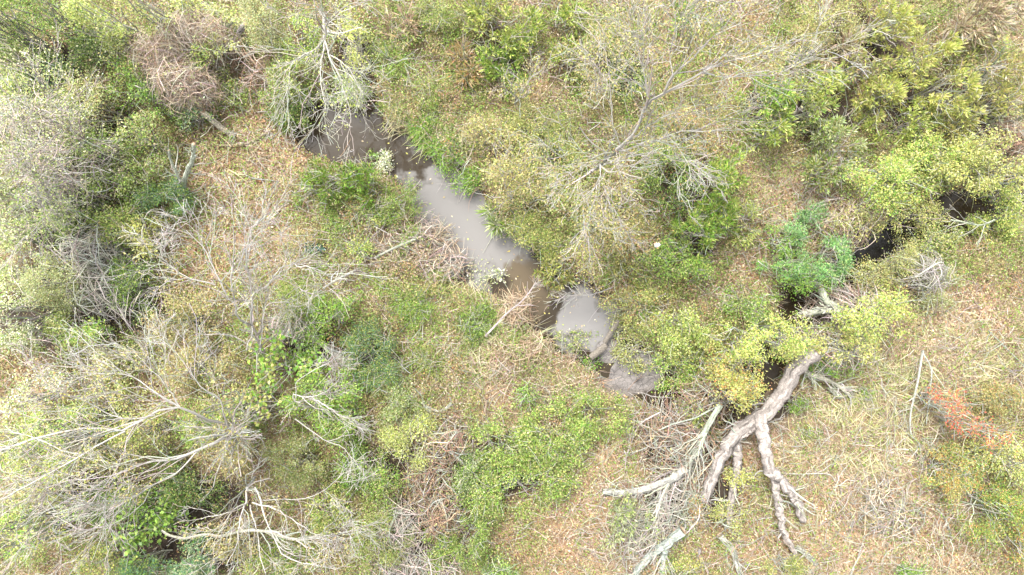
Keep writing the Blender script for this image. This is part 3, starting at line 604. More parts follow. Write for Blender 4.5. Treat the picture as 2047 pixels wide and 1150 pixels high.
#@@OBJECTS
# ------------------------------------------------------------------ shrubs and small plants
G = 'shrubs growing over the creek banks'
S = [
 # top left
 ('tree_top','leafy green treetop filling the top left corner','tree',[(60,20,70,42),(-20,40,60,60)],2.8,'leaf',[('green',3),('bright',1),('olive',1)],1.1),
 ('shrub','pale hazy green shrub on the left edge under the corner treetop','shrub',[(15,110,50,55)],2.0,'leaf',[('pale',2),('green',2)],1),
 ('shrub','dark green shrub with cream leaf tips right of the brown gap','shrub',[(190,98,48,42)],1.4,'leaf',[('dark',3),('green',2),('pale',1)],.9),
 ('shrub','low dark bluish shrub below the brown gap near the top left','shrub',[(105,135,50,25),(60,160,40,25)],1.0,'leaf',[('deepteal',2),('green',2),('pale',1)],.8),
 ('tree_top','yellow green treetop against the top edge left of the dead vines','tree',[(215,30,80,36),(300,20,50,30)],2.5,'leaf',[('lime',3),('pale',1),('green',1)],.9),
 ('shrub','pale yellow shrub between the yellow green treetop and dead vines','shrub',[(262,92,42,38)],1.7,'leaf',[('pale',3),('yellow',1),('lime',1)],.7),
 ('shrub','bright green shrub left of the dead pinkish vine heap','shrub',[(258,155,46,38)],1.8,'leaf',[('bright',2),('green',2),('yellow',1)],1),
 ('shrub','small rich green bush below the dead pinkish vine heap','shrub',[(305,205,38,36)],1.4,'leaf',[('bright',2),('dark',2),('green',2)],1),
 ('vine_mass','whitish green vine canopy sprawling over the upper left edge','vine',[(60,190,80,42),(30,260,80,50),(110,235,70,45)],1.8,'leaf',[('white',.5),('pale',2),('green',3),('lime',2)],.6),
 ('shrub','mottled pale olive shrub around the small dark hollow','shrub',[(185,190,50,42),(215,225,35,25)],1.6,'leaf',[('pale',2),('olive',2),('tan',1)],.8),
 ('shrub','cream and green shrub with grey twigs below the dark hollow','shrub',[(190,305,75,45)],2.0,'leaf',[('pale',3),('green',2),('bright',1)],.75),
 ('vine_mass','pale twiggy vine canopy on the left edge above the dark gaps','vine',[(60,330,75,45),(10,390,60,35)],1.7,'leaf',[('pale',2),('green',3),('olive',2)],.55),
 ('shrub','olive green shrub with grey stems left of the forked sapling','shrub',[(285,285,50,45)],1.7,'leaf',[('olive',2),('bright',1),('pale',1)],.8),
 ('shrub','mixed green shrub among pale stems left of the blue green bush','shrub',[(235,365,60,40),(170,400,40,35)],1.6,'leaf',[('green',3),('pale',2)],.8),
 ('shrub','low blue green shrub round the grey log','shrub',[(378,228,42,38)],.9,'leaf',[('grey',2),('deepteal',2),('green',1)],.75),
 ('shrub','small lime green sapling in front of the dead vines','sapling',[(405,118,24,32)],1.6,'leaf',[('bright',2),('lime',2)],.8),
 ('shrub','sparse pale yellow shrub under the top edge near the grey stumps','shrub',[(445,75,60,48)],1.6,'leaf',[('pale',3),('yellow',1),('lime',1)],.55),
 ('shrub','airy yellow green shrub on the top edge above the dead vines','shrub',[(385,20,45,28)],2.0,'air',[('lime',2),('pale',2)],1.3),
 ('shrub','dense olive shrub on the top edge left of the bare grey tree','shrub',[(525,45,42,55)],2.0,'fine',[('olive',3),('grey',2)],1),
 ('shrub','lime leaved shrub beside the bare grey tree','shrub',[(588,62,34,48)],1.9,'leaf',[('lime',3),('bright',2)],.7),
 ('shrub','olive green shrub above the rust coloured clearing','shrub',[(560,150,42,55)],1.4,'fine',[('olive',2),('green',3)],.9),
 ('shrub','dark green shrub overhanging the head of the pool','shrub',[(592,205,46,38),(560,225,28,26)],1.3,'leaf',[('green',3),('dark',2),('olive',1)],1.1),
 ('shrub','green shrub on the pool bank under the bare grey tree','shrub',[(695,170,42,34)],1.2,'fine',[('green',3),('grey',2)],1.1),
 ('shrub','small leafy plants scattered above the grey log','shrub',[(450,190,48,28)],.6,'leaf',[('green',2),('olive',1)],.55),
 ('shrub','dark bluish green bush left of the rust clearing','shrub',[(345,395,48,32),(300,400,30,25)],1.1,'fine',[('deepteal',2),('green',2),('dark',1)],1.1),
 ('shrub','mid green bush at the bottom bank of the upper pool','shrub',[(680,360,60,42),(745,375,50,38),(640,375,40,35)],.9,'tuft',[('green',4),('bright',2),('olive',1)],1.0),
 ('shrub','low green bramble between the upper pool and the brush pile','shrub',[(795,415,42,38),(700,425,55,30)],.5,'fine',[('green',3),('olive',2),('bright',1)],.8),
 # flowers and marginal plants
 ('flowering_shrub','white flowered bush standing in the upper pool','shrub',[(764,316,22,17)],.7,'leaf','white',1.1),
 ('plant','small fresh green plant beside the white flowered bush','plant',[(744,300,15,13)],.5,'leaf','bright',1.1),
 ('bank_plant','bright leafy plant clump right of the sedge tussock','plant',[(888,290,36,30),(905,325,30,26)],.6,'leaf',[('bright',3),('green',2)],.9),
 ('bank_plant','dense bright green plant clump on the bend of the creek bank','plant',[(945,365,30,38)],.7,'leaf',[('bright',3),('green',2)],1.1),
 ('plant','grey green rushes trailing in the creek below the bright clump','plant',[(1000,440,30,30)],.6,'long',[('green',2),('grey',2)],.9),
 # top centre
 ('shrub','yellow green leafy fringe right of the bare grey tree','shrub',[(705,60,26,58)],1.8,'leaf',[('lime',3),('yellow',1)],.55),
 ('dry_shrub','dry pinkish brown tuft near the top edge','dry shrub',[(800,48,40,28)],.6,'long',[('tan',1),('litterp',3)],.6),
 ('shrub','feathery yellow green bush on the top edge centre','shrub',[(1000,45,60,36),(965,15,50,28)],1.2,'tuft',[('lime',3),('green',1),('olive',1)],1),
 ('shrub','feathery lime bush above the bare twig cluster, its left half dark','shrub',[(1015,88,50,36),(1050,60,40,26)],1.3,'tuft',[('lime',2),('green',2)],1),
 ('shrub','dense green feathery bush just above the bare twig cluster','shrub',[(1005,135,56,42)],1.0,'tuft',[('green',3),('bright',1),('lime',1)],1.1),
 ('shrub','rust tinged grassy tuft left of the bare twig cluster','dry shrub',[(930,130,36,42)],.6,'long',[('tan',2),('rusty',1),('straw',1)],.7),
 ('shrub','small green feathery bush on the top edge right of centre','shrub',[(1125,35,48,36)],1.2,'tuft',[('lime',2),('green',2)],1),
 ('shrub','green feathery bush right of the bare twig cluster','shrub',[(1135,115,46,38)],1.1,'tuft',[('green',2),('lime',2),('olive',1)],1),
 ('shrub','olive bush in the shade of the pale tree, near the top','shrub',[(1210,85,45,55)],1.2,'leaf',[('olive',3),('green',1)],1),
 ('shrub','dark green bush under the upper limbs of the pale tree','shrub',[(1255,150,38,40)],1.1,'leaf',[('green',2),('dark',2),('olive',1)],1),
 ('shrub','small vivid green bush above the main limb of the pale tree','shrub',[(1360,40,32,32)],1.2,'tuft',[('bright',2),('green',1)],1),
 ('shrub','olive bush at the foot of the twig cluster','shrub',[(1060,250,60,42)],1.0,'fine',[('olive',3),('yellow',1),('green',1)],.9),
 ('shrub','olive yellow bush left of the foot of the pale tree','shrub',[(1100,310,62,50)],1.1,'fine',[('olive',3),('yellow',1),('green',2)],.9),
 ('shrub','tan leaved shrub on the creek side of the pale tree','shrub',[(1015,325,48,52),(975,268,40,42)],1.2,'leaf',[('tan',3),('olive',2),('yellow',1)],.75),
 ('shrub','yellow brown shrub leaning to the middle of the creek','shrub',[(1045,405,45,42)],1.2,'leaf',[('tan',2),('olive',2),('green',1)],.85),
 ('shrub','golden olive bush overhanging the creek','shrub',[(1085,470,50,42),(1050,460,25,26)],1.3,'fine',[('olive',2),('yellow',2),('green',2)],1.1),
 ('shrub','round mustard green bush hanging over the brown water','shrub',[(1110,535,36,42)],1.2,'tuft',[('yellow',2),('olive',2),('green',1)],1.1),
 ('shrub','dull green bush below the pale tree, right of the golden bush','shrub',[(1175,400,60,50)],1.1,'leaf',[('olive',3),('green',2),('tan',1)],.9),
 ('shrub','tan leaved shrub behind the two hanging bare branches','shrub',[(1240,455,62,50)],1.1,'leaf',[('tan',2),('yellow',1),('olive',2)],.8),
 ('shrub','dark green bush right of the pale tree foot','shrub',[(1325,330,50,42)],1.2,'leaf',[('green',3),('dark',2),('olive',1)],1.1),
 ('shrub','brownish shadowed shrub above the dark green bush','shrub',[(1380,270,50,38)],1.0,'leaf',[('olive',2),('rusty',1),('tan',1)],.75),
 # top right
 ('shrub','deep green feathery bush with dark hollows','shrub',[(1535,195,52,46)],1.6,'tuft',[('bright',2),('green',2),('lime',1)],1.2),
 ('shrub','light green feathery bush right of the deep green one','shrub',[(1630,175,52,44)],1.6,'tuft',[('lime',3),('green',1)],1.3),
 ('shrub','lime green feathery bush below the deep green one','shrub',[(1545,258,50,36)],1.4,'tuft',[('lime',3),('green',2)],1.3),
 ('shrub','grey green feathery bush beside the bare path','shrub',[(1670,290,52,48)],1.4,'tuft',[('grey',3),('green',2),('olive',1)],1.1),
 ('shrub','olive feathery bush between the grey green one and the path','shrub',[(1610,225,50,42),(1645,345,42,30)],1.2,'tuft',[('olive',2),('green',2),('grey',1)],1),
 ('shrub','yellow lime feathery bush on the top edge at right','shrub',[(1770,45,60,42)],1.8,'tuft',[('yellow',3),('lime',3)],1.35),
 ('shrub','yellow lime feathery bush, second down from the top right edge','shrub',[(1845,110,58,46)],1.8,'tuft',[('yellow',3),('lime',3)],1.35),
 ('shrub','tall yellow feathery bush above the big leafy thicket','shrub',[(1880,185,58,44)],1.8,'tuft',[('yellow',3),('lime',3)],1.35),
 ('shrub','yellow green feathery bush left of the tall yellow bush','shrub',[(1770,190,55,46)],1.5,'tuft',[('yellow',3),('lime',3)],1.35),
 ('shrub','ragged lime bush with brown gaps near the top right','shrub',[(1730,130,45,42)],1.3,'tuft',[('lime',2),('olive',2),('brown',1)],.8),
 ('shrub','yellow olive bush on the right edge below the pale grass','shrub',[(1985,135,60,50)],1.6,'tuft',[('yellow',2),('olive',2),('straw',1)],1),
 ('shrub','olive yellow bush on the right edge above the leafy thicket','shrub',[(1990,205,60,42),(1925,245,45,32)],1.5,'tuft',[('olive',2),('yellow',2)],1),
 ('shrub','green feathery bush between the yellow bushes and the thicket','shrub',[(1810,250,58,36)],1.3,'tuft',[('green',1),('lime',3)],1.25),
 ('shrub','mixed olive bush above the deep green bush','shrub',[(1600,95,60,40)],1.1,'fine',[('olive',3),('tan',2)],.8),
 ('shrub','olive bush on the top edge between pale limbs and lime bushes','shrub',[(1660,40,60,38)],1.1,'fine',[('olive',2),('tan',1),('lime',1)],.8),
 ('grass_clump','tall pale grass clump in the top right corner','grass clump',[(1960,30,75,42)],1.2,'long',[('straw',3),('strawg',2)],1.2),
 ('grass_clump','tall tan grass between the pale limbs and lime bushes','grass clump',[(1690,90,40,40)],1.0,'long',[('straw',2),('strawg',2)],.8),
 ('thicket','big leafy yellow green thicket beside the dark creek','thicket',[(1780,365,80,62),(1865,300,72,50)],1.9,'leaf',[('lime',3),('yellow',2),('bright',2),('green',1)],1.05),
 ('thicket','yellow speckled thicket overhanging the right end of the creek','thicket',[(1920,335,72,50),(1960,290,46,40),(2000,350,40,34)],1.8,'leaf',[('yellow',3),('lime',2),('olive',1),('pale',1)],.95),
 ('shrub','grey feathery shrub on the right edge beside bare roots','shrub',[(2018,245,30,24)],1.1,'tuft',[('grey',3)],.8),
 ('shrub','olive shrub between the leafy thicket and the sky lit water','shrub',[(1835,428,66,34)],1.4,'leaf',[('olive',3),('lime',1),('yellow',1)],.9),
 ('shrub','lime green feathery bush left of the bare path','shrub',[(1450,365,48,52)],1.7,'tuft',[('lime',3),('bright',2),('green',1)],1.4),
 ('shrub','long tufted green bush below the lime bush','shrub',[(1395,470,46,50),(1440,440,36,46)],1.7,'tuft',[('bright',2),('green',2),('lime',2)],1.4),
 ('shrub','dark mottled green bush beside the white rock','shrub',[(1365,390,42,40)],1.2,'leaf',[('dark',2),('green',3),('rusty',.4)],1.0),
 ('shrub','leafy green bush under the white rock','shrub',[(1330,510,42,36),(1365,545,50,36)],1.2,'leaf',[('green',3),('bright',1),('olive',1)],1),
 ('shrub','pale lime tuft right of the long tufted bush','shrub',[(1490,445,26,36)],.9,'tuft',[('lime',2),('pale',1)],.8),
 # left middle
 ('shrub','white blooming shrub on the left edge, half way down','shrub',[(35,640,52,65)],2.6,'leaf',[('white',4),('pale',2),('green',1)],.95),
 ('shrub','pale cream shrub above the white blooming one','shrub',[(30,470,52,48),(40,550,50,35)],1.9,'leaf',[('pale',3),('white',1),('olive',1)],.8),
 ('shrub','rich olive green shrub in the left thicket','shrub',[(225,450,55,48)],1.6,'leaf',[('green',3),('olive',2)],1),
 ('shrub','yellow green shrub left of the white twigged tree','shrub',[(290,478,42,48)],1.6,'leaf',[('yellow',2),('olive',2),('lime',1)],.9),
 ('shrub','dark green shrub under the white twigged tree','shrub',[(270,565,55,50)],1.3,'leaf',[('dark',2),('green',3)],1),
 ('shrub','greyish olive shrub with fine leaves near the arched grey vine','shrub',[(115,560,62,56)],2.0,'fine',[('olive',2),('grey',2),('pale',1)],.9),
 ('shrub','mottled shrub of dark and cream leaves above the arched grey vine','shrub',[(120,440,58,45),(75,410,45,35)],1.8,'leaf',[('pale',2),('green',2),('dark',1)],.8),
 ('shrub','grey green shrub inside the arch of grey vine','shrub',[(185,560,32,48)],1.1,'fine',[('grey',3),('dark',1)],.8),
 ('shrub','low green shrub right of the white blooming shrub','shrub',[(120,665,50,52)],1.6,'leaf',[('green',2),('olive',2),('pale',1)],.9),
 ('shrub','bright leafy sprig above the brown soil on the left','shrub',[(180,665,40,26)],1.5,'leaf',[('bright',2),('lime',1)],.8),
 ('shrub','cream leaved shrub over brown soil near the left edge','shrub',[(98,765,30,26),(60,800,38,20)],2.0,'air',[('white',2),('pale',2)],1.5),
 ('shrub','tan leaved shrub at the foot of the white twigged tree','shrub',[(370,640,66,50)],1.6,'leaf',[('tan',3),('olive',2)],.75),
 ('shrub','tan and olive shrub left of the brown leaf hollow','shrub',[(400,735,64,45)],1.8,'leaf',[('tan',3),('olive',3)],.8),
 ('shrub','drab green shrub right of the white twigged tree trunk','shrub',[(590,605,56,40)],1.1,'fine',[('olive',2),('green',3)],1),
 ('shrub','leafy green shrub between the dark log and weedy bank','shrub',[(655,640,50,46)],1.2,'leaf',[('green',3),('bright',2)],1),
 ('vine','round leaved bright vine below the dark log','vine',[(575,735,62,36),(545,690,30,35)],1.8,'big',[('bright',3),('lime',1)],.8),
 ('shrub','dark fine leaved shrub right of the white twig spray','shrub',[(735,690,48,45),(760,740,45,35)],1.0,'fine',[('green',2),('deepteal',2),('olive',1)],1.1),
 ('shrub','lime sprig plant standing by the brush pile','plant',[(722,500,24,36)],.8,'leaf',[('lime',3),('bright',1)],.75),
 ('plant','single round lime plant above the brush pile','plant',[(744,440,12,11)],.6,'leaf','lime',1.1),
 ('shrub','white tipped marginal plants at the creek edge below the brush pile','plant',[(985,548,30,13),(930,545,30,16)],.4,'air',[('white',3),('grey',2)],1.6),
 # bottom left
 ('tree_top','luminous lime treetop on the lower left edge','tree',[(45,905,80,56),(120,900,60,48)],3.6,'leaf',[('lime',3),('pale',2),('bright',1)],.65),
 ('tree_top','bright lime foliage in the bottom left corner','tree',[(20,1080,66,66)],3.0,'leaf',[('lime',3),('bright',2),('pale',1)],.9),
 ('shrub','pale olive shrub tangled with grey stems near the lower left edge','shrub',[(85,1000,70,50)],2.3,'leaf',[('pale',2),('olive',2),('tan',1)],.7),
 ('shrub','deep green shrub left of the leafy laurel','shrub',[(185,985,46,48)],1.8,'leaf',[('green',3),('dark',2)],1.1),
 ('laurel_bush','rich green broad leaved bush in the bottom left','bush',[(275,1060,58,46),(330,1040,45,38)],1.6,'big',[('green',3),('bright',2),('dark',1)],1.1),
 ('shrub','yellowish green shrub at the bottom edge left of the ferny bush','shrub',[(205,1115,46,38)],1.7,'leaf',[('yellow',2),('green',2),('olive',1)],.9),
 ('fern_bush','dark ferny bush on the bottom edge below the laurel','bush',[(290,1130,58,36)],1.5,'fern',[('deepteal',3),('green',2)],1),
 ('fern_bush','blue green ferny bush below the long grey limb','bush',[(395,1120,56,40)],1.3,'fern',[('deepteal',2),('teal',1),('grey',1)],1),
 ('shrub','shadowed dark green shrub above the long grey limb','shrub',[(370,975,60,46),(330,1000,40,36)],1.1,'leaf',[('dark',4),('green',1),('tan',1)],.9),
 ('shrub','vivid green shrub around the white twig spray','shrub',[(645,790,66,46)],1.7,'leaf',[('bright',3),('green',2),('lime',1)],.95),
 ('shrub','green shrub below the white twig spray','shrub',[(690,840,52,42)],1.4,'leaf',[('green',3),('bright',1),('olive',1)],1),
 ('tree_top','broad leaved lime crown where the long pale limbs meet','tree',[(440,822,50,34)],2.6,'leaf',[('lime',2),('tan',2),('bright',1)],.6),
 ('shrub','lime leaved shrub left of the white twig spray','shrub',[(520,820,60,40)],1.8,'big',[('lime',2),('bright',2),('tan',1)],.7),
 ('shrub','tan leaved shrub above the radiating white branches','shrub',[(460,920,60,46)],1.6,'leaf',[('tan',4),('olive',1)],.75),
 ('shrub','olive shrub right of the radiating white branches','shrub',[(595,930,58,50)],1.4,'fine',[('olive',3),('green',1),('grey',1)],1),
 ('shrub','dull green shrub behind the radiating white branches','shrub',[(640,1020,56,48)],1.4,'leaf',[('olive',2),('green',2),('yellow',1)],.9),
 ('shrub','green shrub on the bottom edge under the radiating white branches','shrub',[(560,1120,70,38)],1.3,'leaf',[('olive',2),('green',2)],.95),
 ('shrub','tan speckled shrub right of the dark ferny bushes','shrub',[(480,1075,50,42)],1.3,'leaf',[('tan',3),('olive',2)],.7),
 ('shrub','dark green shrub below the lime shrub near the brown thicket','shrub',[(720,930,50,48)],1.1,'leaf',[('dark',2),('green',3),('bright',1)],1),
 # bottom centre
 ('shrub','airy lime shrub above the brown thicket','shrub',[(815,880,52,40)],1.3,'fine',[('lime',3),('olive',1),('pale',1)],.9),
 ('shrub','mixed green shrub left of the brown thicket','shrub',[(770,960,46,46)],1.2,'leaf',[('green',3),('olive',2),('bright',1)],.95),
 ('shrub','grey green shrub below the weedy bank','shrub',[(800,800,50,40)],.9,'fine',[('green',2),('grey',2),('olive',1)],.9),
 ('bramble','sprawling bright green bramble in the bottom centre','bramble',[(1000,890,70,56),(1090,880,78,52),(1180,835,56,50),(1050,970,82,52),(980,985,50,42)],1.0,'leaf',[('green',4),('bright',1),('lime',1),('olive',2),('pale',.6)],1.15),
 ('shrub','dark green shrub on the left rim of the bramble','shrub',[(935,945,34,56)],.9,'fine',[('dark',2),('grey',2),('green',2)],1),
 ('shrub','dark green fine leaved shrub on the bottom edge','shrub',[(945,1080,46,46)],1.2,'fine',[('green',3),('dark',1),('olive',1)],1.2),
 ('shrub','blue green shrub on the bottom edge right of the dark one','shrub',[(995,1130,38,30)],1.0,'leaf',[('teal',1),('green',3),('grey',1)],1.1),
 ('shrub','small green shrub between brown stems near the bottom edge','shrub',[(880,1105,38,46)],.9,'leaf',[('green',3),('olive',1)],.9),
 ('shrub','weedy olive shrub beside the dead brush at the bottom','shrub',[(750,1080,62,56)],1.2,'fine',[('olive',3),('green',2)],.95),
 ('shrub','pale sage shrub below the broken grey log','shrub',[(1245,1050,42,56)],.8,'tuft',[('grey',3),('pale',1),('green',1)],.7),
 ('plant','small fresh green weed at the rim of the mud','plant',[(1186,729,13,11)],.3,'leaf','bright',1.3),
 ('plant','green leafy weed above the bramble','plant',[(1062,790,24,24)],.5,'leaf',[('green',2),('bright',2)],.8),
 # marginal weeds round the lower water
 ('water_weed','pale green weeds standing in the lower pool','plant',[(1150,685,48,26)],.35,'leaf',[('pale',2),('olive',2),('green',1)],.7),
 ('water_weed','pale leafy weeds around the plank','plant',[(1235,665,32,36),(1275,700,36,40)],.5,'leaf',[('pale',1),('olive',3),('lime',1)],.75),
 ('shrub','golden olive weeds right of the lower pool','shrub',[(1290,615,56,40)],.8,'leaf',[('olive',3),('lime',1),('rusty',.5)],.9),
 ('shrub','lime green shrub between the mud and the yellow tree','shrub',[(1380,660,62,56)],1.0,'leaf',[('lime',3),('green',2),('pale',1)],1),
 ('shrub','green shrub on the right rim of the mud','shrub',[(1350,735,40,36)],.8,'leaf',[('lime',2),('bright',2)],.9),
 ('shrub','olive shrub left of the yellow tree','shrub',[(1430,725,40,45)],1.1,'leaf',[('olive',2),('lime',2),('rusty',.6)],.9),
 # creek right, big trees
 ('feathery_plant','upper of the blue green feathery plants beside the path','plant',[(1618,430,30,26)],.9,'fern','teal',1.0),
 ('feathery_plant','small blue green feathery plant below the upper one','plant',[(1587,462,26,24)],1.2,'fern','teal',1.1),
 ('feathery_plant','large blue green feathery plant next to the dark water','plant',[(1655,510,44,34),(1640,545,36,20)],1.5,'fern','teal',1.3),
 ('feathery_plant','blue green feathery plant with bright lower leaves, leftmost of four','plant',[(1575,535,34,30)],1.3,'fern',[('teal',3),('bright',1)],1.2),
 ('vine','bright green vine fringe round the feathery plants','vine',[(1560,490,20,34),(1600,565,60,18)],.9,'leaf',[('bright',3),('green',1)],.8),
 ('tree_top','lime leaved treetop left of the fallen trunk top','tree',[(1560,675,56,46),(1500,690,46,36)],1.8,'leaf',[('lime',3),('yellow',2),('bright',1)],.9),
 ('tree_top','golden orange leaved tree crown over the fallen trunk','tree',[(1490,760,56,42),(1460,790,36,30)],1.6,'leaf',[('orange',2),('yellow',2),('lime',2)],.85),
 ('tree_top','yellow green tree crown right of the fallen trunk top','tree',[(1740,645,62,42),(1790,625,42,36)],1.7,'leaf',[('lime',3),('yellow',2),('bright',1)],.85),
 ('tree_top','thin leaved yellow crown above the shaded gully','tree',[(1695,695,66,40)],1.4,'leaf',[('yellow',2),('olive',2),('lime',1)],.6),
 ('shrub','vivid green shrub in the hollow right of the fallen trunk','shrub',[(1655,735,46,22)],.7,'leaf',[('bright',2),('green',2)],1),
 ('shrub','olive fine leaved shrub right of the dark water','shrub',[(1810,530,62,42),(1760,560,40,32)],1.2,'fine',[('olive',3),('yellow',1),('grey',1)],.9),
 ('shrub','grey olive shrub sloping to the straw meadow','shrub',[(1870,570,50,40)],.9,'fine',[('grey',2),('olive',2)],.75),
 ('shrub','mixed green shrub below the sky lit water','shrub',[(1900,472,62,36)],1.2,'leaf',[('olive',2),('green',2),('yellow',1),('pale',1)],.95),
 ('shrub','large yellow green shrub on the right edge above the meadow','shrub',[(2020,440,52,52),(2040,395,30,30)],1.3,'leaf',[('lime',2),('yellow',1),('green',2)],1),
 ('shrub','green shrub left of the gully roots','shrub',[(1500,610,50,36)],.9,'leaf',[('green',2),('bright',1),('grey',1)],.8),
 ('shrub','olive shrub over pinkish twigs right of the path','shrub',[(1705,430,50,40)],1.0,'leaf',[('olive',3),('lime',1)],.6),
 # right bottom
 ('sumac','scarlet leaved shrub in the meadow on the right','shrub',[(1938,855,32,20),(1888,800,26,26),(1985,868,28,18),(1908,832,20,16)],2.0,'leaf',[('red',6),('orange',1)],.5),
 ('shrub','orange tipped grey green shrub below the scarlet one','shrub',[(1930,932,58,42)],1.1,'fine',[('grey',2),('bright',1),('green',2),('orange',3)],1.1),
 ('shrub','orange and green shrub on the left rim of the autumn thicket','shrub',[(1885,955,34,42)],1.0,'fine',[('orange',2),('olive',3)],1.0),
 ('shrub','yellow cream shrub on the right edge beside the scarlet one','shrub',[(2025,920,38,52)],1.5,'leaf',[('yellow',2),('pale',2),('lime',1)],.8),
 ('shrub','yellow green sprigs between scarlet and grey green shrubs','shrub',[(1975,900,36,26)],1.2,'leaf',[('yellow',2),('lime',2)],.7),
 ('shrub','olive grassy shrub above the scarlet one on the right edge','shrub',[(2005,800,52,40)],.8,'fine',[('olive',3),('rusty',1)],.8),
 ('shrub','mid green shrub with rusty tips in the lower right','shrub',[(1985,1010,60,48)],1.3,'fine',[('green',3),('bright',1),('orange',1.5)],1),
 ('shrub','orange green shrub at the right edge near the bottom corner','shrub',[(2035,1085,30,40)],1.1,'leaf',[('orange',2),('green',2)],.8),
 ('shrub','small green bush at the bottom right among litter','plant',[(1808,1142,26,16)],.4,'leaf','bright',.9),
 ('shrub','olive bush on the bottom edge by the fallen limbs','shrub',[(1567,1128,34,26)],.8,'fine',[('olive',2),('yellow',1),('green',1)],1.1),
 ('vine','yellow leaved sprigs climbing over the fallen trunk fork','vine',[(1500,958,42,18),(1465,890,16,14)],.7,'leaf',[('yellow',3),('lime',1)],.7),
 ('shrub','small yellow shrub at the bottom edge left of the fallen limbs','shrub',[(1380,1135,36,20)],.7,'leaf',[('yellow',2),('olive',1)],.8),
 ('shrub','thin green sprigs around the thin upright limb','shrub',[(1400,830,30,60)],.8,'leaf',[('green',2),('lime',1),('olive',1)],.55),
 ('shrub','olive tuft left of the fallen trunk bend','shrub',[(1430,865,24,20)],.6,'tuft',[('olive',2),('yellow',1)],1),
 ('shrub','rusty leaved shrub beside the fallen trunk foot','shrub',[(1400,1010,28,22)],.5,'leaf',[('rusty',2),('olive',1)],.7),
 ('shrub','faint green sprigs between the fallen limbs','shrub',[(1450,1040,36,36)],.6,'leaf',[('olive',2),('lime',1)],.5),
]
S += [
 ('shrub','thin olive shrub straddling the top edge right of the dead pinkish tuft','shrub',[(870,30,45,34)],.8,'fine',[('olive',2),('green',2)],.8),
 ('shrub','low green weeds bush between the sedge and the top edge','shrub',[(770,120,50,34)],.5,'fine',[('green',3),('olive',1)],.7),
 ('shrub','bushy green patch above the sedge tussock','shrub',[(850,175,52,30)],.5,'fine',[('green',2),('olive',2)],.7),
 ('shrub','low green mat in the middle of the weedy bank','shrub',[(830,610,66,44)],.4,'fine',[('green',3),('bright',1),('olive',1)],.65),
 ('shrub','dark green mat by the reeds on the weedy bank','shrub',[(940,655,44,40)],.4,'fine',[('green',3),('dark',1)],.8),
 ('shrub','green mat below the middle of the weedy bank','shrub',[(850,725,56,30)],.4,'fine',[('green',2),('olive',2)],.65),
 ('shrub','olive green weeds between creek and white rock','shrub',[(1265,540,46,36)],.5,'tuft',[('lime',1),('olive',2)],.6),
 ('shrub','pale olive shrub below the lower left brown soil','shrub',[(230,700,60,40)],1.5,'leaf',[('olive',2),('tan',1),('pale',1)],.7),
 ('shrub','green and tan shrub under the long pale limbs','shrub',[(300,860,70,40),(220,900,50,36)],1.6,'leaf',[('olive',2),('green',1),('tan',1),('lime',1)],.8),
 ('shrub','yellow green shrub beneath the upper long pale limb','shrub',[(170,820,60,38)],1.8,'leaf',[('lime',2),('tan',1),('pale',1)],.7),
]
S += [
 ('tree_top','fresh green leafy crown spreading under the long pale limbs, far left','tree',[(150,870,60,36),(90,850,40,30)],2.4,'leaf',[('lime',2),('bright',2),('pale',1)],.6),
 ('shrub','bright green leaves beneath the meeting point of the pale limbs','shrub',[(400,850,50,36)],1.6,'leaf',[('bright',2),('green',2),('lime',1)],.7),
 ('shrub','bright green shrub left of the radiating white branches, by the edge limb','shrub',[(250,1010,44,30)],1.7,'leaf',[('bright',2),('green',2)],.8),
 ('shrub','deep green shrub behind the brown leaf hollow','shrub',[(600,700,40,30)],.9,'leaf',[('green',3),('bright',1)],.9),
 ('shrub','small green tufts amid the straw below the half buried logs','plant',[(1590,800,22,18),(1740,790,14,12)],.3,'fine',[('bright',1),('green',2)],.6),
 ('shrub','green sprigs in straw between the fallen trunk limbs','plant',[(1625,860,18,14)],.3,'fine',[('green',2)],.6),
]
for a in S:
    name, label, cat, lobes, h, sty, pal, dens = a
    shrub(name, label, cat, lobes, h, sty, pal, dens, group=None)

# sedge tussock: a fountain of long blades
def tussock(name, label, x, y, n, L, pal, seed):
    rng = np.random.default_rng(seed); c = P(x, y, 0); c[2] = gz(c[None,0], c[None,1])[0]; e = root(name, c, label, 'sedge')
    K = 7; az = rng.uniform(0,6.28,n); lf = rng.uniform(.3,1.3,n); t = np.linspace(0,1,K)[None]
    l = L*rng.uniform(.6,1.1,n); r = l[:,None]*t*np.cos(lf)[:,None]*(.7+.3*t); z = l[:,None]*(np.sin(lf)[:,None]*t*1.25 - .85*t*t)
    p = c + rng.normal(0,.06,(n,1,3))*np.array([1,1,0]) + hdir(az,0.0)[:,None]*r[...,None]; p[...,2] = np.maximum(c[2]+.01, c[2]+z)
    b = MB(); b.ribbons(p, .010*np.array([1,1,1,.9,.7,.5,.1])[None]*rng.uniform(.7,1.4,n)[:,None], pick(pal,n,rng)); b.build('blades', M_GRASS, e)
tussock('sedge_tussock','vivid green sedge tussock fountaining beside the upper pool',846,250,700,.5,[('bright',3),('green',1)],3)
tussock('sedge_tussock','darker sedge tussock drooping to the water below the vivid one',862,285,350,.4,[('green',3),('bright',1)],4)

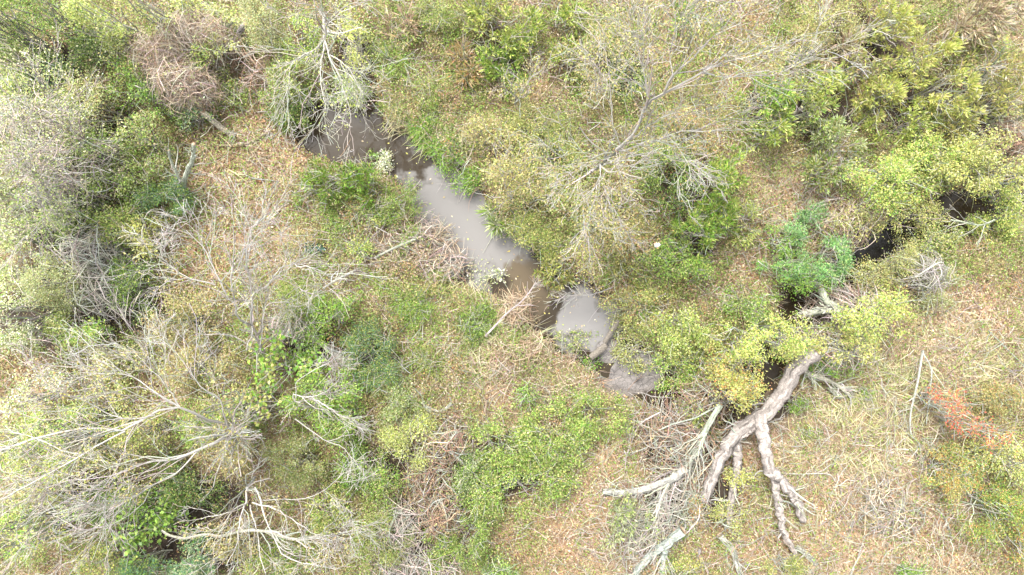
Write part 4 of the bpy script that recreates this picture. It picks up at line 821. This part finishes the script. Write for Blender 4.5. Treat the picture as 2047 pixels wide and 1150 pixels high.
# ------------------------------------------------------------------ bare trees
pm, pb = 'pbark', 'bark'
limb_tree('bare_tree','white twigged leafless tree fanning over the rust clearing, left of centre','tree',[
 ([(540,722,.2),(520,690,1.0),(503,650,1.8)],.050,.036),
 ([(503,650,1.8),(500,610,2.3),(503,570,2.8),(492,520,3.2),(500,470,3.5),(520,440,3.6)],.034,.010),
 ([(503,650,1.8),(480,640,2.2),(470,600,2.6),(465,560,3.0),(470,500,3.3),(465,450,3.5)],.032,.009),
 ([(470,610,2.5),(445,575,2.9),(425,530,3.1),(400,490,3.3),(370,460,3.5)],.024,.008),
 ([(503,590,2.6),(530,575,2.8),(548,550,3.0),(565,535,3.1),(590,528,3.2)],.022,.010),
 ([(590,528,3.2),(625,535,3.2),(650,545,3.2),(680,548,3.2)],.014,.006),
 ([(495,520,3.2),(505,480,3.3),(535,450,3.5),(545,430,3.5)],.016,.006),
 ([(430,570,2.9),(390,560,3.1),(350,540,3.2),(320,520,3.3)],.018,.006),
 ([(520,690,1.2),(525,640,1.6),(535,608,1.8),(575,602,1.8),(580,615,1.8)],.016,.007)],
 [(100,.85,.65),(420,.45,.6),(800,.22,.6)], leaf=([('tan',3),('yellow',1)],3800,'leaf',.06,[(350,640,120,90),(300,560,80,60,.5),(420,600,80,60,.4)]), seed=21)
limb_tree('bare_tree','large pale branched tree with long limbs across the lower left','tree',[
 ([(470,830,.4),(462,855,1.6),(455,872,2.6)],.055,.042),
 ([(455,872,2.6),(430,885,2.9),(400,898,3.1),(355,915,3.3),(315,918,3.4),(260,935,3.5),(225,960,3.6),(205,1010,3.6)],.040,.008),
 ([(455,850,2.2),(410,838,2.8),(360,815,3.2),(300,830,3.4),(250,862,3.6),(180,855,3.7),(110,865,3.8),(50,880,3.9),(-20,905,4.0)],.036,.012),
 ([(360,815,3.2),(320,790,3.4),(270,760,3.6),(220,750,3.7),(160,745,3.8)],.022,.007),
 ([(400,898,3.1),(360,940,3.3),(310,965,3.4),(270,990,3.5),(215,1020,3.5)],.020,.006),
 ([(310,830,3.4),(240,835,3.6),(170,800,3.7),(100,775,3.8)],.018,.006),
 ([(250,862,3.6),(180,900,3.7),(110,940,3.8),(40,975,3.9),(0,1000,4.0)],.020,.007),
 ([(455,850,2.3),(440,800,2.8),(405,775,3.1),(380,745,3.3),(345,700,3.4)],.022,.006),
 ([(360,815,3.2),(330,770,3.4),(300,735,3.5),(265,700,3.6)],.018,.006)],
 [(150,1.1,.65),(650,.5,.65),(1300,.24,.65)], leaf=([('tan',3),('yellow',2),('pale',1)],13000,'leaf',.06,[(300,780,200,70,.6),(120,820,130,90,.5),(200,930,150,60,.5),(300,960,110,50,.7),(430,900,60,60,.5)]), seed=22)
limb_tree('bare_tree','bare white tree radiating branches near the bottom, left of centre','tree',[
 ([(510,955,.3),(498,972,1.4),(492,985,2.0)],.038,.030),
 ([(492,985,2.0),(486,1020,2.4),(478,1050,2.6),(470,1090,2.8),(455,1130,2.9)],.024,.008),
 ([(510,975,1.8),(525,1020,2.3),(540,1060,2.6),(570,1110,2.8),(620,1130,2.9),(670,1140,3.0)],.028,.009),
 ([(495,1005,2.2),(460,1020,2.5),(430,1030,2.7),(400,1035,2.8)],.018,.006),
 ([(505,1005,2.1),(545,1015,2.4),(575,1030,2.6),(620,1060,2.8),(670,1090,2.9)],.020,.007),
 ([(500,1010,2.1),(512,1060,2.5),(520,1100,2.7),(530,1150,2.8)],.020,.007),
 ([(540,1060,2.6),(600,1080,2.8),(660,1070,2.9),(720,1060,3.0)],.016,.006),
 ([(520,1000,2.0),(580,1000,2.4),(640,985,2.6),(690,950,2.8)],.016,.006)],
 [(75,.75,.8),(260,.38,.7),(400,.2,.7)], leaf=([('tan',3),('olive',1)],3200,'leaf',.07,[(410,1080,60,40),(560,1010,60,40,.5),(640,1100,70,50,.4)]), seed=23)
limb_tree('bare_tree','small spray of white bare branches over green leaves','tree',[
 ([(660,835,.3),(640,820,1.3),(600,806,2.0)],.024,.018),
 ([(600,806,2.0),(583,800,2.1),(588,790,2.2),(620,792,2.3),(655,780,2.4),(690,745,2.5)],.020,.006),
 ([(590,838,1.5),(625,862,1.8),(660,885,1.9),(690,900,2.0),(715,930,2.0)],.018,.006),
 ([(620,792,2.3),(650,810,2.4),(680,830,2.5),(705,835,2.5)],.014,.006),
 ([(590,800,2.0),(600,760,2.3),(640,735,2.4),(670,715,2.5)],.012,.005)],
 [(50,.6,.75),(180,.3,.7),(240,.16,.7)], seed=24)
limb_tree('bare_tree','grey leafless tree hanging over the head of the pool at the top','tree',[
 ([(640,20,.4),(648,50,1.6),(648,80,2.4)],.045,.036),
 ([(648,80,2.4),(655,50,2.9),(670,25,3.2),(700,10,3.4)],.026,.010),
 ([(648,80,2.4),(630,100,2.7),(600,115,2.8),(580,130,2.9),(578,170,2.9),(565,210,2.9)],.024,.006),
 ([(648,80,2.4),(660,120,2.8),(680,160,2.9),(695,205,3.0),(700,245,3.0)],.026,.006),
 ([(650,80,2.4),(640,130,2.8),(645,180,2.9),(650,220,3.0)],.020,.006),
 ([(655,50,2.6),(640,20,3.0),(620,-10,3.3)],.018,.008),
 ([(660,110,2.6),(700,140,2.9),(725,190,3.0)],.018,.006)],
 [(80,.8,.7),(300,.4,.7),(520,.22,.7)], bark=[('pbark',2),('bark',3)], leaf=([('lime',3),('pale',1)],2600,'leaf',.07,[(700,70,40,80),(600,130,50,50,.6),(680,220,50,40,.5)]), seed=25)
limb_tree('pale_tree','tallest pale tree, limbs sweeping from the creek bank to the upper right','tree',[
 ([(1170,350,.2),(1200,330,1.2),(1232,300,2.3)],.060,.048),
 ([(1232,300,2.3),(1268,262,2.8),(1290,218,3.2),(1330,185,3.6),(1375,160,3.9),(1430,132,4.2),(1500,112,4.4),(1560,95,4.6)],.046,.009),
 ([(1325,190,3.5),(1345,150,3.8),(1390,110,4.1),(1430,70,4.4),(1480,45,4.6)],.030,.008),
 ([(1232,300,2.3),(1290,285,2.7),(1350,265,3.0),(1410,262,3.2),(1460,255,3.4)],.028,.007),
 ([(1250,285,2.5),(1300,250,2.9),(1330,235,3.2),(1360,225,3.3)],.024,.007),
 ([(1215,320,1.9),(1260,315,2.4),(1310,305,2.7),(1350,325,2.9)],.020,.006),
 ([(1200,330,1.6),(1195,370,2.2),(1180,420,2.6),(1175,450,2.7)],.020,.007),
 ([(1220,315,2.0),(1180,325,2.4),(1150,340,2.6)],.018,.006),
 ([(1290,218,3.2),(1290,180,3.6),(1283,130,3.9),(1270,80,4.1),(1250,45,4.3)],.018,.006),
 ([(1345,150,3.8),(1340,110,4.0),(1345,70,4.3),(1365,25,4.5)],.018,.006),
 ([(1400,145,4.0),(1460,150,4.2),(1530,155,4.4),(1590,130,4.6),(1640,90,4.7)],.020,.006),
 ([(1240,290,2.5),(1225,240,2.9),(1218,180,3.2),(1215,130,3.4)],.016,.006),
 ([(1232,300,2.3),(1235,340,2.6),(1255,370,2.8)],.014,.006)],
 [(170,1.0,.5),(650,.5,.6),(1500,.25,.6)], leaf=([('tan',3),('yellow',1),('olive',3)],15000,'leaf',.09,[(1300,170,260,150,.5),(1450,100,180,90,.7),(1180,380,120,110,.6),(1400,220,130,60,.7)]), seed=26)
limb_tree('bare_sapling','small bare sapling with silvery twigs above the olive bush','sapling',[
 ([(1030,212,.2),(1040,190,.8)],.022,.018),
 ([(1040,190,.8),(1055,165,1.4),(1080,140,1.8),(1105,112,2.0)],.016,.006),
 ([(1035,200,.8),(1012,180,1.3),(1010,150,1.6),(1020,130,1.8)],.014,.006),
 ([(1042,188,.8),(1060,150,1.4),(1062,115,1.8)],.012,.005)],[(34,.5,.6),(90,.25,.6)], seed=27,
 leaf=([('tan',2),('yellow',1)],500,'leaf',.06))
limb_tree('bare_sapling','thin silvery sapling leaning to the creek amid tan leaves','sapling',[
 ([(1040,420,.2),(1020,390,.9)],.022,.018),
 ([(1020,390,.9),(1005,360,1.6),(992,320,2.0),(985,290,2.2)],.015,.006),
 ([(1020,390,.9),(1050,360,1.5),(1090,345,1.8)],.012,.005),
 ([(1010,375,1.2),(1040,335,1.7),(1010,300,2.0)],.011,.005)],[(36,.55,.7),(110,.28,.7)], seed=28,
 leaf=([('tan',3),('yellow',2)],2200,'leaf',.10))
limb_tree('bare_branch','long bare branch hanging down toward the brown water, left of a pair','branch',[
 ([(1165,415,2.0),(1170,450,1.9),(1175,490,1.7),(1182,540,1.4)],.018,.008)],[(22,.45,.8),(50,.22,.8)], seed=29, leaf=([('tan',2),('yellow',2)],900,'leaf',.10))
limb_tree('bare_branch','forked bare branch right of the hanging one, pointing at the white rock','branch',[
 ([(1210,395,1.9),(1232,430,1.8),(1262,475,1.6),(1285,488,1.5)],.020,.008)],[(24,.42,.8),(60,.2,.8)], seed=30, leaf=([('tan',2),('rusty',1)],500,'leaf',.10))
limb_tree('bare_branch','grey twig branch dipping over the lower pool under the mustard bush','branch',[
 ([(1225,575,.8),(1190,590,.6),(1150,590,.5),(1110,600,.4)],.013,.006)],[(26,.4,.8),(60,.2,.8)], seed=31)
limb_tree('bare_sapling','thin bare sapling near the top, left of the pale tree limbs','sapling',[
 ([(1175,200,.2),(1190,170,1.0)],.020,.016),
 ([(1190,170,1.0),(1195,130,1.8),(1215,85,2.2)],.013,.005),
 ([(1190,170,1.0),(1235,140,1.7),(1262,120,2.0)],.013,.005)],[(30,.6,.7),(80,.3,.7)], seed=32, leaf=([('tan',2),('olive',1)],1300,'leaf',.1))
limb_tree('bare_tree','pale stemmed leaning tree in the upper left vines','tree',[
 ([(200,300,.5),(130,255,1.8)],.026,.020),
 ([(130,255,1.8),(80,230,2.5),(30,200,2.9),(-10,190,3.1)],.018,.007),
 ([(130,255,1.8),(90,290,2.4),(40,320,2.8),(-10,340,3.0)],.018,.007),
 ([(130,255,1.8),(110,200,2.4),(80,150,2.7)],.014,.006)],[(80,.9,.8),(260,.45,.8),(300,.22,.8)], seed=33, bark=[('pbark',3),('pink',1)], wig=.22,
 leaf=([('pale',2),('olive',1),('white',.5)],3000,'leaf',.1))
limb_tree('bare_tree','twiggy grey tree among pale vines on the left edge','tree',[
 ([(160,440,.4),(110,410,1.6)],.024,.018),
 ([(110,410,1.6),(60,400,2.3),(10,395,2.7)],.016,.006),
 ([(110,410,1.6),(80,360,2.3),(50,320,2.6)],.016,.006),
 ([(110,410,1.6),(75,455,2.2),(30,500,2.6),(0,540,2.8)],.016,.006)],[(70,.8,.8),(220,.4,.8),(240,.2,.8)], seed=34, bark=[('pbark',3),('pink',1)], wig=.22,
 leaf=([('pale',2),('green',1)],2200,'leaf',.1))
limb_tree('bare_tree','bare grey stems over the pale shrub in the lower left','tree',[
 ([(190,1030,.4),(150,1000,1.5)],.026,.020),
 ([(150,1000,1.5),(90,985,2.3),(30,1010,2.8),(-20,1050,3.0)],.018,.007),
 ([(150,1000,1.5),(110,1040,2.2),(60,1080,2.6),(20,1120,2.8)],.018,.006),
 ([(150,1000,1.5),(130,950,2.2),(70,920,2.7)],.014,.006)],[(60,.8,.75),(170,.4,.7),(200,.2,.7)], seed=35, bark=[('pbark',2),('pink',2)], wig=.2)

# ------------------------------------------------------------------ heaps of dead vines and brush
tangle('dead_vines','heap of pinkish grey dead vines near the top left','dead vines',[(325,115,70,48),(360,165,60,46),(385,70,75,42)],1.25,4600,[('pink',2),('straw',2)],41,L=(.25,.8),r=.0036,leafn=1500,leafpal='pale')
tangle('dead_vines','grey wiry stems under the left edge canopy','dead vines',[(120,330,90,60),(70,250,80,50)],2.0,800,[('pbark',2),('pink',2)],42,leafn=900,leafpal='pale')
tangle('dead_vines','arching grey vine loops in the dark left thicket','dead vines',[(200,570,60,55),(180,500,50,30)],1.2,420,[('bark',2),('pbark',1)],43,L=(.6,1.5),arch=.45)
tangle('dead_vines','dead stems crossing the dark gaps above the arched vine','dead vines',[(110,400,70,35)],1.3,260,[('bark',2),('pbark',2)],44,L=(.5,1.2))
tangle('brush_pile','brush pile of dry sticks on the bank left of the creek','brush pile',[(790,500,75,38),(880,520,50,36),(850,470,40,30)],.35,520,[('straw',2),('pink',2),('bark',1)],45,L=(.3,.9),arch=.1)
tangle('brush_pile','brown briar thicket between the lime shrub and the bramble','briar',[(860,950,52,66),(885,1030,40,46),(895,890,44,36)],.7,1000,[('brown',3),('bark',2)],46,L=(.35,.9),leafn=1600)
tangle('brush_pile','dry grey brush along the bottom edge, left of the dark shrubs','brush pile',[(830,1135,90,25),(800,1060,40,40)],.6,420,[('pink',2),('bark',2)],47,L=(.5,1.3),arch=.2)
tangle('dead_vines','pinkish bare vines between the path and the leafy thicket','dead vines',[(1700,455,60,42),(1740,420,40,30)],.8,560,[('pink',2),('brown',2)],48,L=(.3,.8),r=.004,leafn=1500,leafpal=[('olive',1),('yellow',1)])
tangle('dead_vines','grey brown vine mat over the gully below the yellow crown','dead vines',[(1660,690,72,30),(1700,610,60,30)],.9,620,[('pink',2),('bark',2),('brown',1)],49,L=(.4,1.1))
tangle('brush_pile','mass of dead limbs and vines left of the fallen trunk','brush pile',[(1380,900,72,60),(1330,860,66,46),(1420,800,50,40)],.5,750,[('brown',3),('bark',2),('pbark',1)],50,L=(.4,1.2),leafn=500)
tangle('brush_pile','dead twigs fanned beneath the fallen limbs at the bottom','brush pile',[(1290,1060,62,56),(1360,1010,56,60)],.4,420,[('bark',3),('pink',1)],51,L=(.4,1.1),arch=.12)
tangle('brush_pile','pale sticks piled on straw in the lower right meadow','brush pile',[(1740,1010,72,56),(1790,1040,56,40)],.3,260,[('pbark',3),('straw',2)],52,L=(.3,.9),arch=.08)
tangle('dead_vines','brown bare roots and vines on the right edge','roots',[(2020,290,34,38)],.9,300,[('brown',3),('bark',1)],53,L=(.3,.9))
tangle('dry_reeds','flattened pale dry reeds above the bramble','dry reeds',[(1120,790,62,26),(1010,720,56,26)],.25,620,[('straw',4)],54,L=(.4,.9),arch=.05,r=.005)
tangle('dry_reeds','dry pale reeds leaning into the brown water','dry reeds',[(1035,620,24,28),(1060,700,40,26)],.4,420,[('straw',4)],55,L=(.3,.8),arch=.15,r=.005)
tangle('dead_vines','grey brush in shade right of the olive creek shrub','dead vines',[(1855,545,34,30)],.9,140,[('pbark',3)],56,L=(.4,.9))
tangle('dead_vines','dry stems through the low shrubs above the rust clearing','dead vines',[(520,130,42,60)],.6,120,[('brown',2),('pink',1)],57)
tangle('brush_pile','grey twig heap beside the dark log','brush pile',[(585,650,48,22)],.6,260,[('bark',2),('pink',1)],58,L=(.3,.8))

# ------------------------------------------------------------------ fallen wood
log('fallen_tree','big fallen tree with peeling grey trunk and long limbs, lower right','fallen tree',
 [(1630,700,.9),(1595,735,.85),(1560,790,.75),(1525,830,.65),(1480,858,.55),(1445,905,.45),(1425,955,.3),(1405,1000,.15)],.145,.10,[('bark',1)],40,61,
 [([(1520,832,.7),(1528,880,.75),(1538,935,.7),(1570,970,.55),(1595,1010,.35),(1600,1040,.15)],.125,.07),
  ([(1545,940,.6),(1555,1000,.45),(1565,1060,.3),(1590,1112,.12)],.085,.05),
  ([(1470,870,.4),(1475,930,.25),(1463,990,.2),(1455,1045,.12)],.10,.06),
  ([(1520,850,.65),(1490,868,.6),(1470,885,.5)],.05,.03)],sides=14,tl=.45)
log('fallen_limb','slanting grey limb left of the big fallen trunk','fallen limb',[(1440,808,.5),(1405,870,.4),(1385,910,.3),(1350,945,.2),(1325,1000,.2),(1305,1075,.1)],.055,.03,[('bark',3),('pbark',1)],70,62,[([(1418,850,.4),(1395,905,.5),(1370,935,.4)],.03,.015)],tl=.6)
log('broken_log','broken end grey log lying left of the fallen tree','log',[(1375,935,.4),(1340,958,.3),(1300,975,.2),(1255,985,.12),(1205,984,.06)],.085,.07,[('bark',3),('pbark',2)],14,63)
log('fallen_limb','knotted forked limb on the bottom edge below the broken log','fallen limb',[(1365,1060,.4),(1335,1085,.3),(1300,1110,.2),(1265,1155,.1)],.10,.07,'bark',30,64,[([(1330,1090,.3),(1325,1150,.2)],.06,.05)],tl=.5)
log('fallen_limb','short weathered limb with pale break at the bottom edge','fallen limb',[(1438,1070,.2),(1462,1098,.15),(1480,1150,.08)],.065,.05,[('bark',2),('pbark',2)],8,65)
log('broken_log','stubby broken log right of the fallen limbs','log',[(1590,1092,.1),(1612,1108,.08),(1632,1128,.05)],.05,.06,'bark',4,66)
log('dark_limb','dark crooked limb in the shaded gully','fallen limb',[(1640,575,.5),(1655,605,.5),(1678,618,.5),(1640,622,.5),(1605,628,.4)],.07,.045,'bark',16,67)
log('gully_roots','roots crossing the gully behind the fallen trunk top','roots',[(1590,730,.4),(1625,750,.3),(1665,765,.2),(1700,790,.1)],.06,.03,'bark',24,68)
log('half_buried_log','pale short log half buried in grass right of the fallen trunk','log',[(1655,772,.12),(1680,795,.08)],.05,.045,'pbark',0,69)
log('half_buried_log','second short log in grass beside the half buried pale one','log',[(1678,765,.1),(1702,795,.06)],.042,.035,'pink',0,70)
log('grey_log','grey log lying over the rust clearing near dark bushes','log',[(405,222,.5),(430,245,.3),(450,260,.15),(468,272,.08)],.06,.055,'bark',4,71)
log('stick','long bent stick on the rust clearing','stick',[(418,288,.12),(448,291,.08),(490,288,.06),(518,275,.06),(540,262,.05)],.018,.032,[('pbark',1),('straw',2)],5,72)
log('forked_sapling','forked pale sapling trunk left of the rust clearing','sapling',[(365,385,.2),(372,350,.7),(385,320,1.2),(388,288,1.7)],.050,.03,'bark',14,73,[([(366,372,.4),(355,350,.9),(342,320,1.4),(338,300,1.7)],.03,.018)])
log('stick','thin white stick on the weeds below the clearing','stick',[(605,378,.3),(635,379,.3)],.014,.012,'pbark',0,74)
log('stick','forked dry stick at the lower rim of the rust clearing','stick',[(485,338,.1),(500,355,.06),(555,362,.05)],.016,.010,'pbark',5,75)
log('stick','slim stick trailing below the forked dry stick','stick',[(555,362,.06),(535,385,.05),(512,400,.05)],.011,.008,'pbark',3,76)
log('grey_stump','upright grey broken stump near the top edge','stump',[(475,68,.4),(485,55,.6),(492,48,.7)],.045,.06,'bark',0,77)
log('grey_stump','smaller grey broken stump left of the upright one','stump',[(440,65,.3),(455,52,.5),(470,38,.5)],.03,.035,'bark',0,78)
log('curved_branch','curled grey branch in the brush below the weedy bank','branch',[(905,805,.4),(880,822,.35),(850,812,.4),(846,800,.45),(852,818,.4),(870,828,.3),(905,835,.2),(937,852,.12)],.034,.014,[('bark',2),('straw',1)],8,79)
log('branch','grey branch ending left of the curled one','branch',[(785,842,.2),(810,836,.2),(832,828,.2),(838,822,.25)],.020,.028,'bark',4,80)
log('branch','grey branch dropping through the brown briars','branch',[(895,902,.7),(915,915,.6),(932,935,.5),(938,955,.4)],.016,.022,'bark',4,81)
log('branch','grey stick laid across the brush pile beside the creek','branch',[(750,515,.3),(790,495,.35),(815,485,.35),(832,478,.3)],.018,.028,'bark',6,82)
log('branch','dead branch reaching from the reeds into the brown water','branch',[(970,672,.25),(1010,630,.35),(1045,600,.4),(1072,565,.4)],.020,.010,[('straw',1),('pbark',2)],22,83,tl=.3)
log('branch','pale branch sticking from brush left of the bank','branch',[(645,578,.5),(668,562,.4),(700,545,.3),(712,540,.3)],.022,.018,'pbark',10,84)
log('dark_log','dark rotten log under the leafy green shrub','log',[(605,652,.4),(640,685,.3),(668,705,.2),(690,730,.1)],.05,.08,[('brown',2),('bark',2)],8,85)
log('long_limb','long smooth grey limb at the bottom left under white branches','fallen limb',[(323,1060,1.0),(340,1070,1.0),(372,1076,1.0),(410,1068,1.0),(440,1072,1.0),(480,1062,1.0),(530,1062,1.0),(590,1078,1.0),(640,1072,1.0)],.022,.030,'bark',24,86,tl=.45)
log('stick','dead stick poking from shrubs near the bottom left edge','stick',[(108,1080,1.5),(128,1092,1.4),(142,1100,1.3)],.015,.022,'pbark',3,87)
log('grey_log','grey log end at the bottom left edge','log',[(150,1140,.9),(165,1125,.9),(180,1108,.9)],.07,.06,'bark',3,88)
log('bleached_branch','bleached bare branch leaning on the meadow grass','branch',[(1845,700,.3),(1835,760,.3),(1820,830,.25),(1822,870,.15),(1838,890,.1),(1845,945,.05)],.022,.012,'pbark',18,89,[([(1845,705,.3),(1862,740,.3),(1858,790,.2),(1852,850,.1)],.016,.010)],tl=.3)
log('stick','long thin bleached stick near the right edge','stick',[(1975,660,.1),(2005,690,.1),(2050,735,.1)],.010,.014,'pbark',4,90)
log('stick','short bleached stick at the right edge under the long one','stick',[(2018,742,.08),(2055,740,.08)],.016,.018,'pbark',2,91)
log('stick','bleached stick at the bottom edge of the meadow','stick',[(1725,1085,.1),(1715,1115,.08),(1698,1155,.06)],.014,.022,'pbark',4,92)
log('stick','thin forked stick lying on straw right of the fallen limb','stick',[(1555,945,.15),(1600,948,.1),(1655,948,.1),(1672,965,.08)],.010,.013,'pbark',7,93)
log('branch','curved brown branch in the leaf litter of the lower right','branch',[(1870,1015,.08),(1888,1035,.08),(1898,1060,.06),(1902,1080,.05)],.022,.014,'bark',3,94)
log('branch','dark short branch under the autumn shrub','branch',[(1962,1075,.1),(1985,1080,.1),(2005,1085,.1)],.022,.018,'bark',0,95)
log('branch','pale thin branch curving over brush left of the slanting limb','branch',[(1320,825,.4),(1290,840,.35),(1275,855,.3),(1262,885,.25),(1252,915,.2),(1250,940,.15)],.016,.009,'pbark',12,96,tl=.35)
log('branch','bare limb arching across the shaded upper creek','branch',[(1990,440,.5),(1960,450,.4),(1930,445,.4),(1900,440,.4)],.02,.014,'bark',10,97)
TL = [([(1395,885,.35),(1360,930,.3),(1310,960,.25),(1265,1005,.15),(1215,1010,.1)],.016,'pale crooked limb crossing over the broken log'),
 ([(1350,940,.3),(1325,990,.3),(1310,1040,.2),(1300,1095,.12)],.045,'straight grey limb running down from the broken log'),
 ([(1322,1090,.2),(1324,1120,.15),(1325,1160,.1)],.05,'stout short limb at the bottom edge below the straight grey limb'),
 ([(1400,1095,.2),(1392,1125,.15),(1380,1155,.1)],.03,'grey limb end at the bottom edge right of the stout short limb'),
 ([(1355,955,.3),(1340,1000,.3),(1330,1050,.2),(1280,1110,.1)],.014,'thin pale limb beside the straight grey limb'),
 ([(1300,870,.3),(1340,850,.35),(1390,835,.4),(1430,815,.4)],.014,'thin grey limb above the broken log'),
 ([(1480,870,.4),(1500,860,.45),(1520,850,.5),(1545,842,.5)],.016,'short grey limb bridging the trunk fork'),
 ([(1260,1155,.1),(1245,1120,.15),(1260,1080,.2),(1300,1050,.25)],.013,'thin bleached limb rising from the bottom edge by the sage shrub'),
 ([(1550,1060,.2),(1520,1075,.15),(1495,1090,.1),(1470,1092,.1)],.013,'pale thin limb between the two lowest trunk limbs')]
for i_, (p_, r_, l_) in enumerate(TL): log('fallen_limb', l_, 'fallen limb', p_, r_, r_*.75, 'bark' if r_ > .02 else 'pbark', 8, 140+i_, tl=.4)
log('log','weathered log sunk in straw of the lower right meadow','log',[(1730,1010,.08),(1750,1020,.06)],.035,.03,'bark',4,98)
log('stick','grey stick on the pinkish path','stick',[(1560,540,.1),(1545,550,.08),(1510,545,.05)],.012,.009,'pbark',4,99)
log('branch','dead branch with twigs laid over the path by the grey green bush','branch',[(1695,395,.25),(1660,400,.2),(1630,408,.15)],.014,.02,'pbark',14,100,tl=.35)

# ------------------------------------------------------------------ rock, planks, scrap
def blob(name, label, cat, x, y, z, r, col, seed, flat=.7):
    rng = np.random.default_rng(seed); nu, nv = 22, 12; U, V = np.meshgrid(np.arange(nu)*2*math.pi/nu, np.linspace(.001, math.pi-.001, nv))
    d = np.stack([np.sin(V)*np.cos(U), np.sin(V)*np.sin(U), np.cos(V)], -1)
    k = rng.normal(0,1,(14,3)); k = nrm(k); q = np.clip((d@k.T), 0, 1); rad = 1-.22*np.maximum(q-.75,0).max(-1)*4 + .05*np.sin(3*U+1)*np.sin(V)**2
    c = P(x, y, z); v = c + d*rad[...,None]*r*np.array([1,.85,flat]); i = np.arange(nu*nv).reshape(nv,nu); j = np.roll(i,-1,1)
    f = np.stack([i[:-1], i[1:], j[1:], j[:-1]], -1); b = MB(); b.add(v, f, np.array([col])); tag(b.build(name, M_BARK), label, cat)
blob('rock','pale whitish rock among green bushes right of centre','rock',1313,490,1.0,.065,(.50,.49,.48),7)
def planks():
    rng = np.random.default_rng(5)
    for (x0,y0,x1,y1,w_,lab) in ((1180,715,1212,690,.13,'grey weathered plank at the rim of the mud, the wider one'),(1208,685,1236,640,.09,'narrow grey plank between pool and weeds, reaching higher')):
        a = P(x0,y0,-.12); c = P(x1,y1,-.08); n_ = 16; t = np.linspace(0,1,n_)[:,None]; cl = a+(c-a)*t; s = nrm(np.cross([0,0,1.],c-a))
        m = w_/2*(1+.08*rng.normal(0,1,(n_,1))); th = .035
        ring = np.stack([cl-s*m, cl+s*m, cl+s*m+[0,0,th], cl-s*m+[0,0,th]],1); i = np.arange(n_*4).reshape(n_,4); j = np.roll(i,-1,1)
        f = np.stack([i[:-1],j[:-1],j[1:],i[1:]],-1).reshape(-1,4); f = np.concatenate([f, i[:1], i[-1:,::-1]])
        b = MB(); b.add(ring, f, np.array([[.17,.15,.125]])); tag(b.build('plank', M_BARK), lab, 'plank')
planks()
def scrap():
    rng = np.random.default_rng(6); c = P(628,497,.18); U, V = np.meshgrid(np.linspace(-1,1,14), np.linspace(-1,1,10))
    top = np.stack([c[0]+.20*U+.05*V*V, c[1]+.10*V*(1-.3*U)+.04*U*U, c[2]+.05*np.sin(4*U+2*V)+.02*rng.normal(0,1,U.shape)],-1)
    i = np.arange(U.size).reshape(U.shape); f = np.stack([i[:-1,:-1],i[:-1,1:],i[1:,1:],i[1:,:-1]],-1).reshape(-1,4); b = MB()
    b.add(top, f, np.array([[.015,.055,.04]])); b.add(top-[0,0,.006], f[:, ::-1], np.array([[.02,.075,.055]]))
    tag(b.build('plastic_sheet', mat_tint('green_plastic', .35, 0, .5)), 'crumpled dark green plastic scrap among dry weeds', 'litter')
scrap()
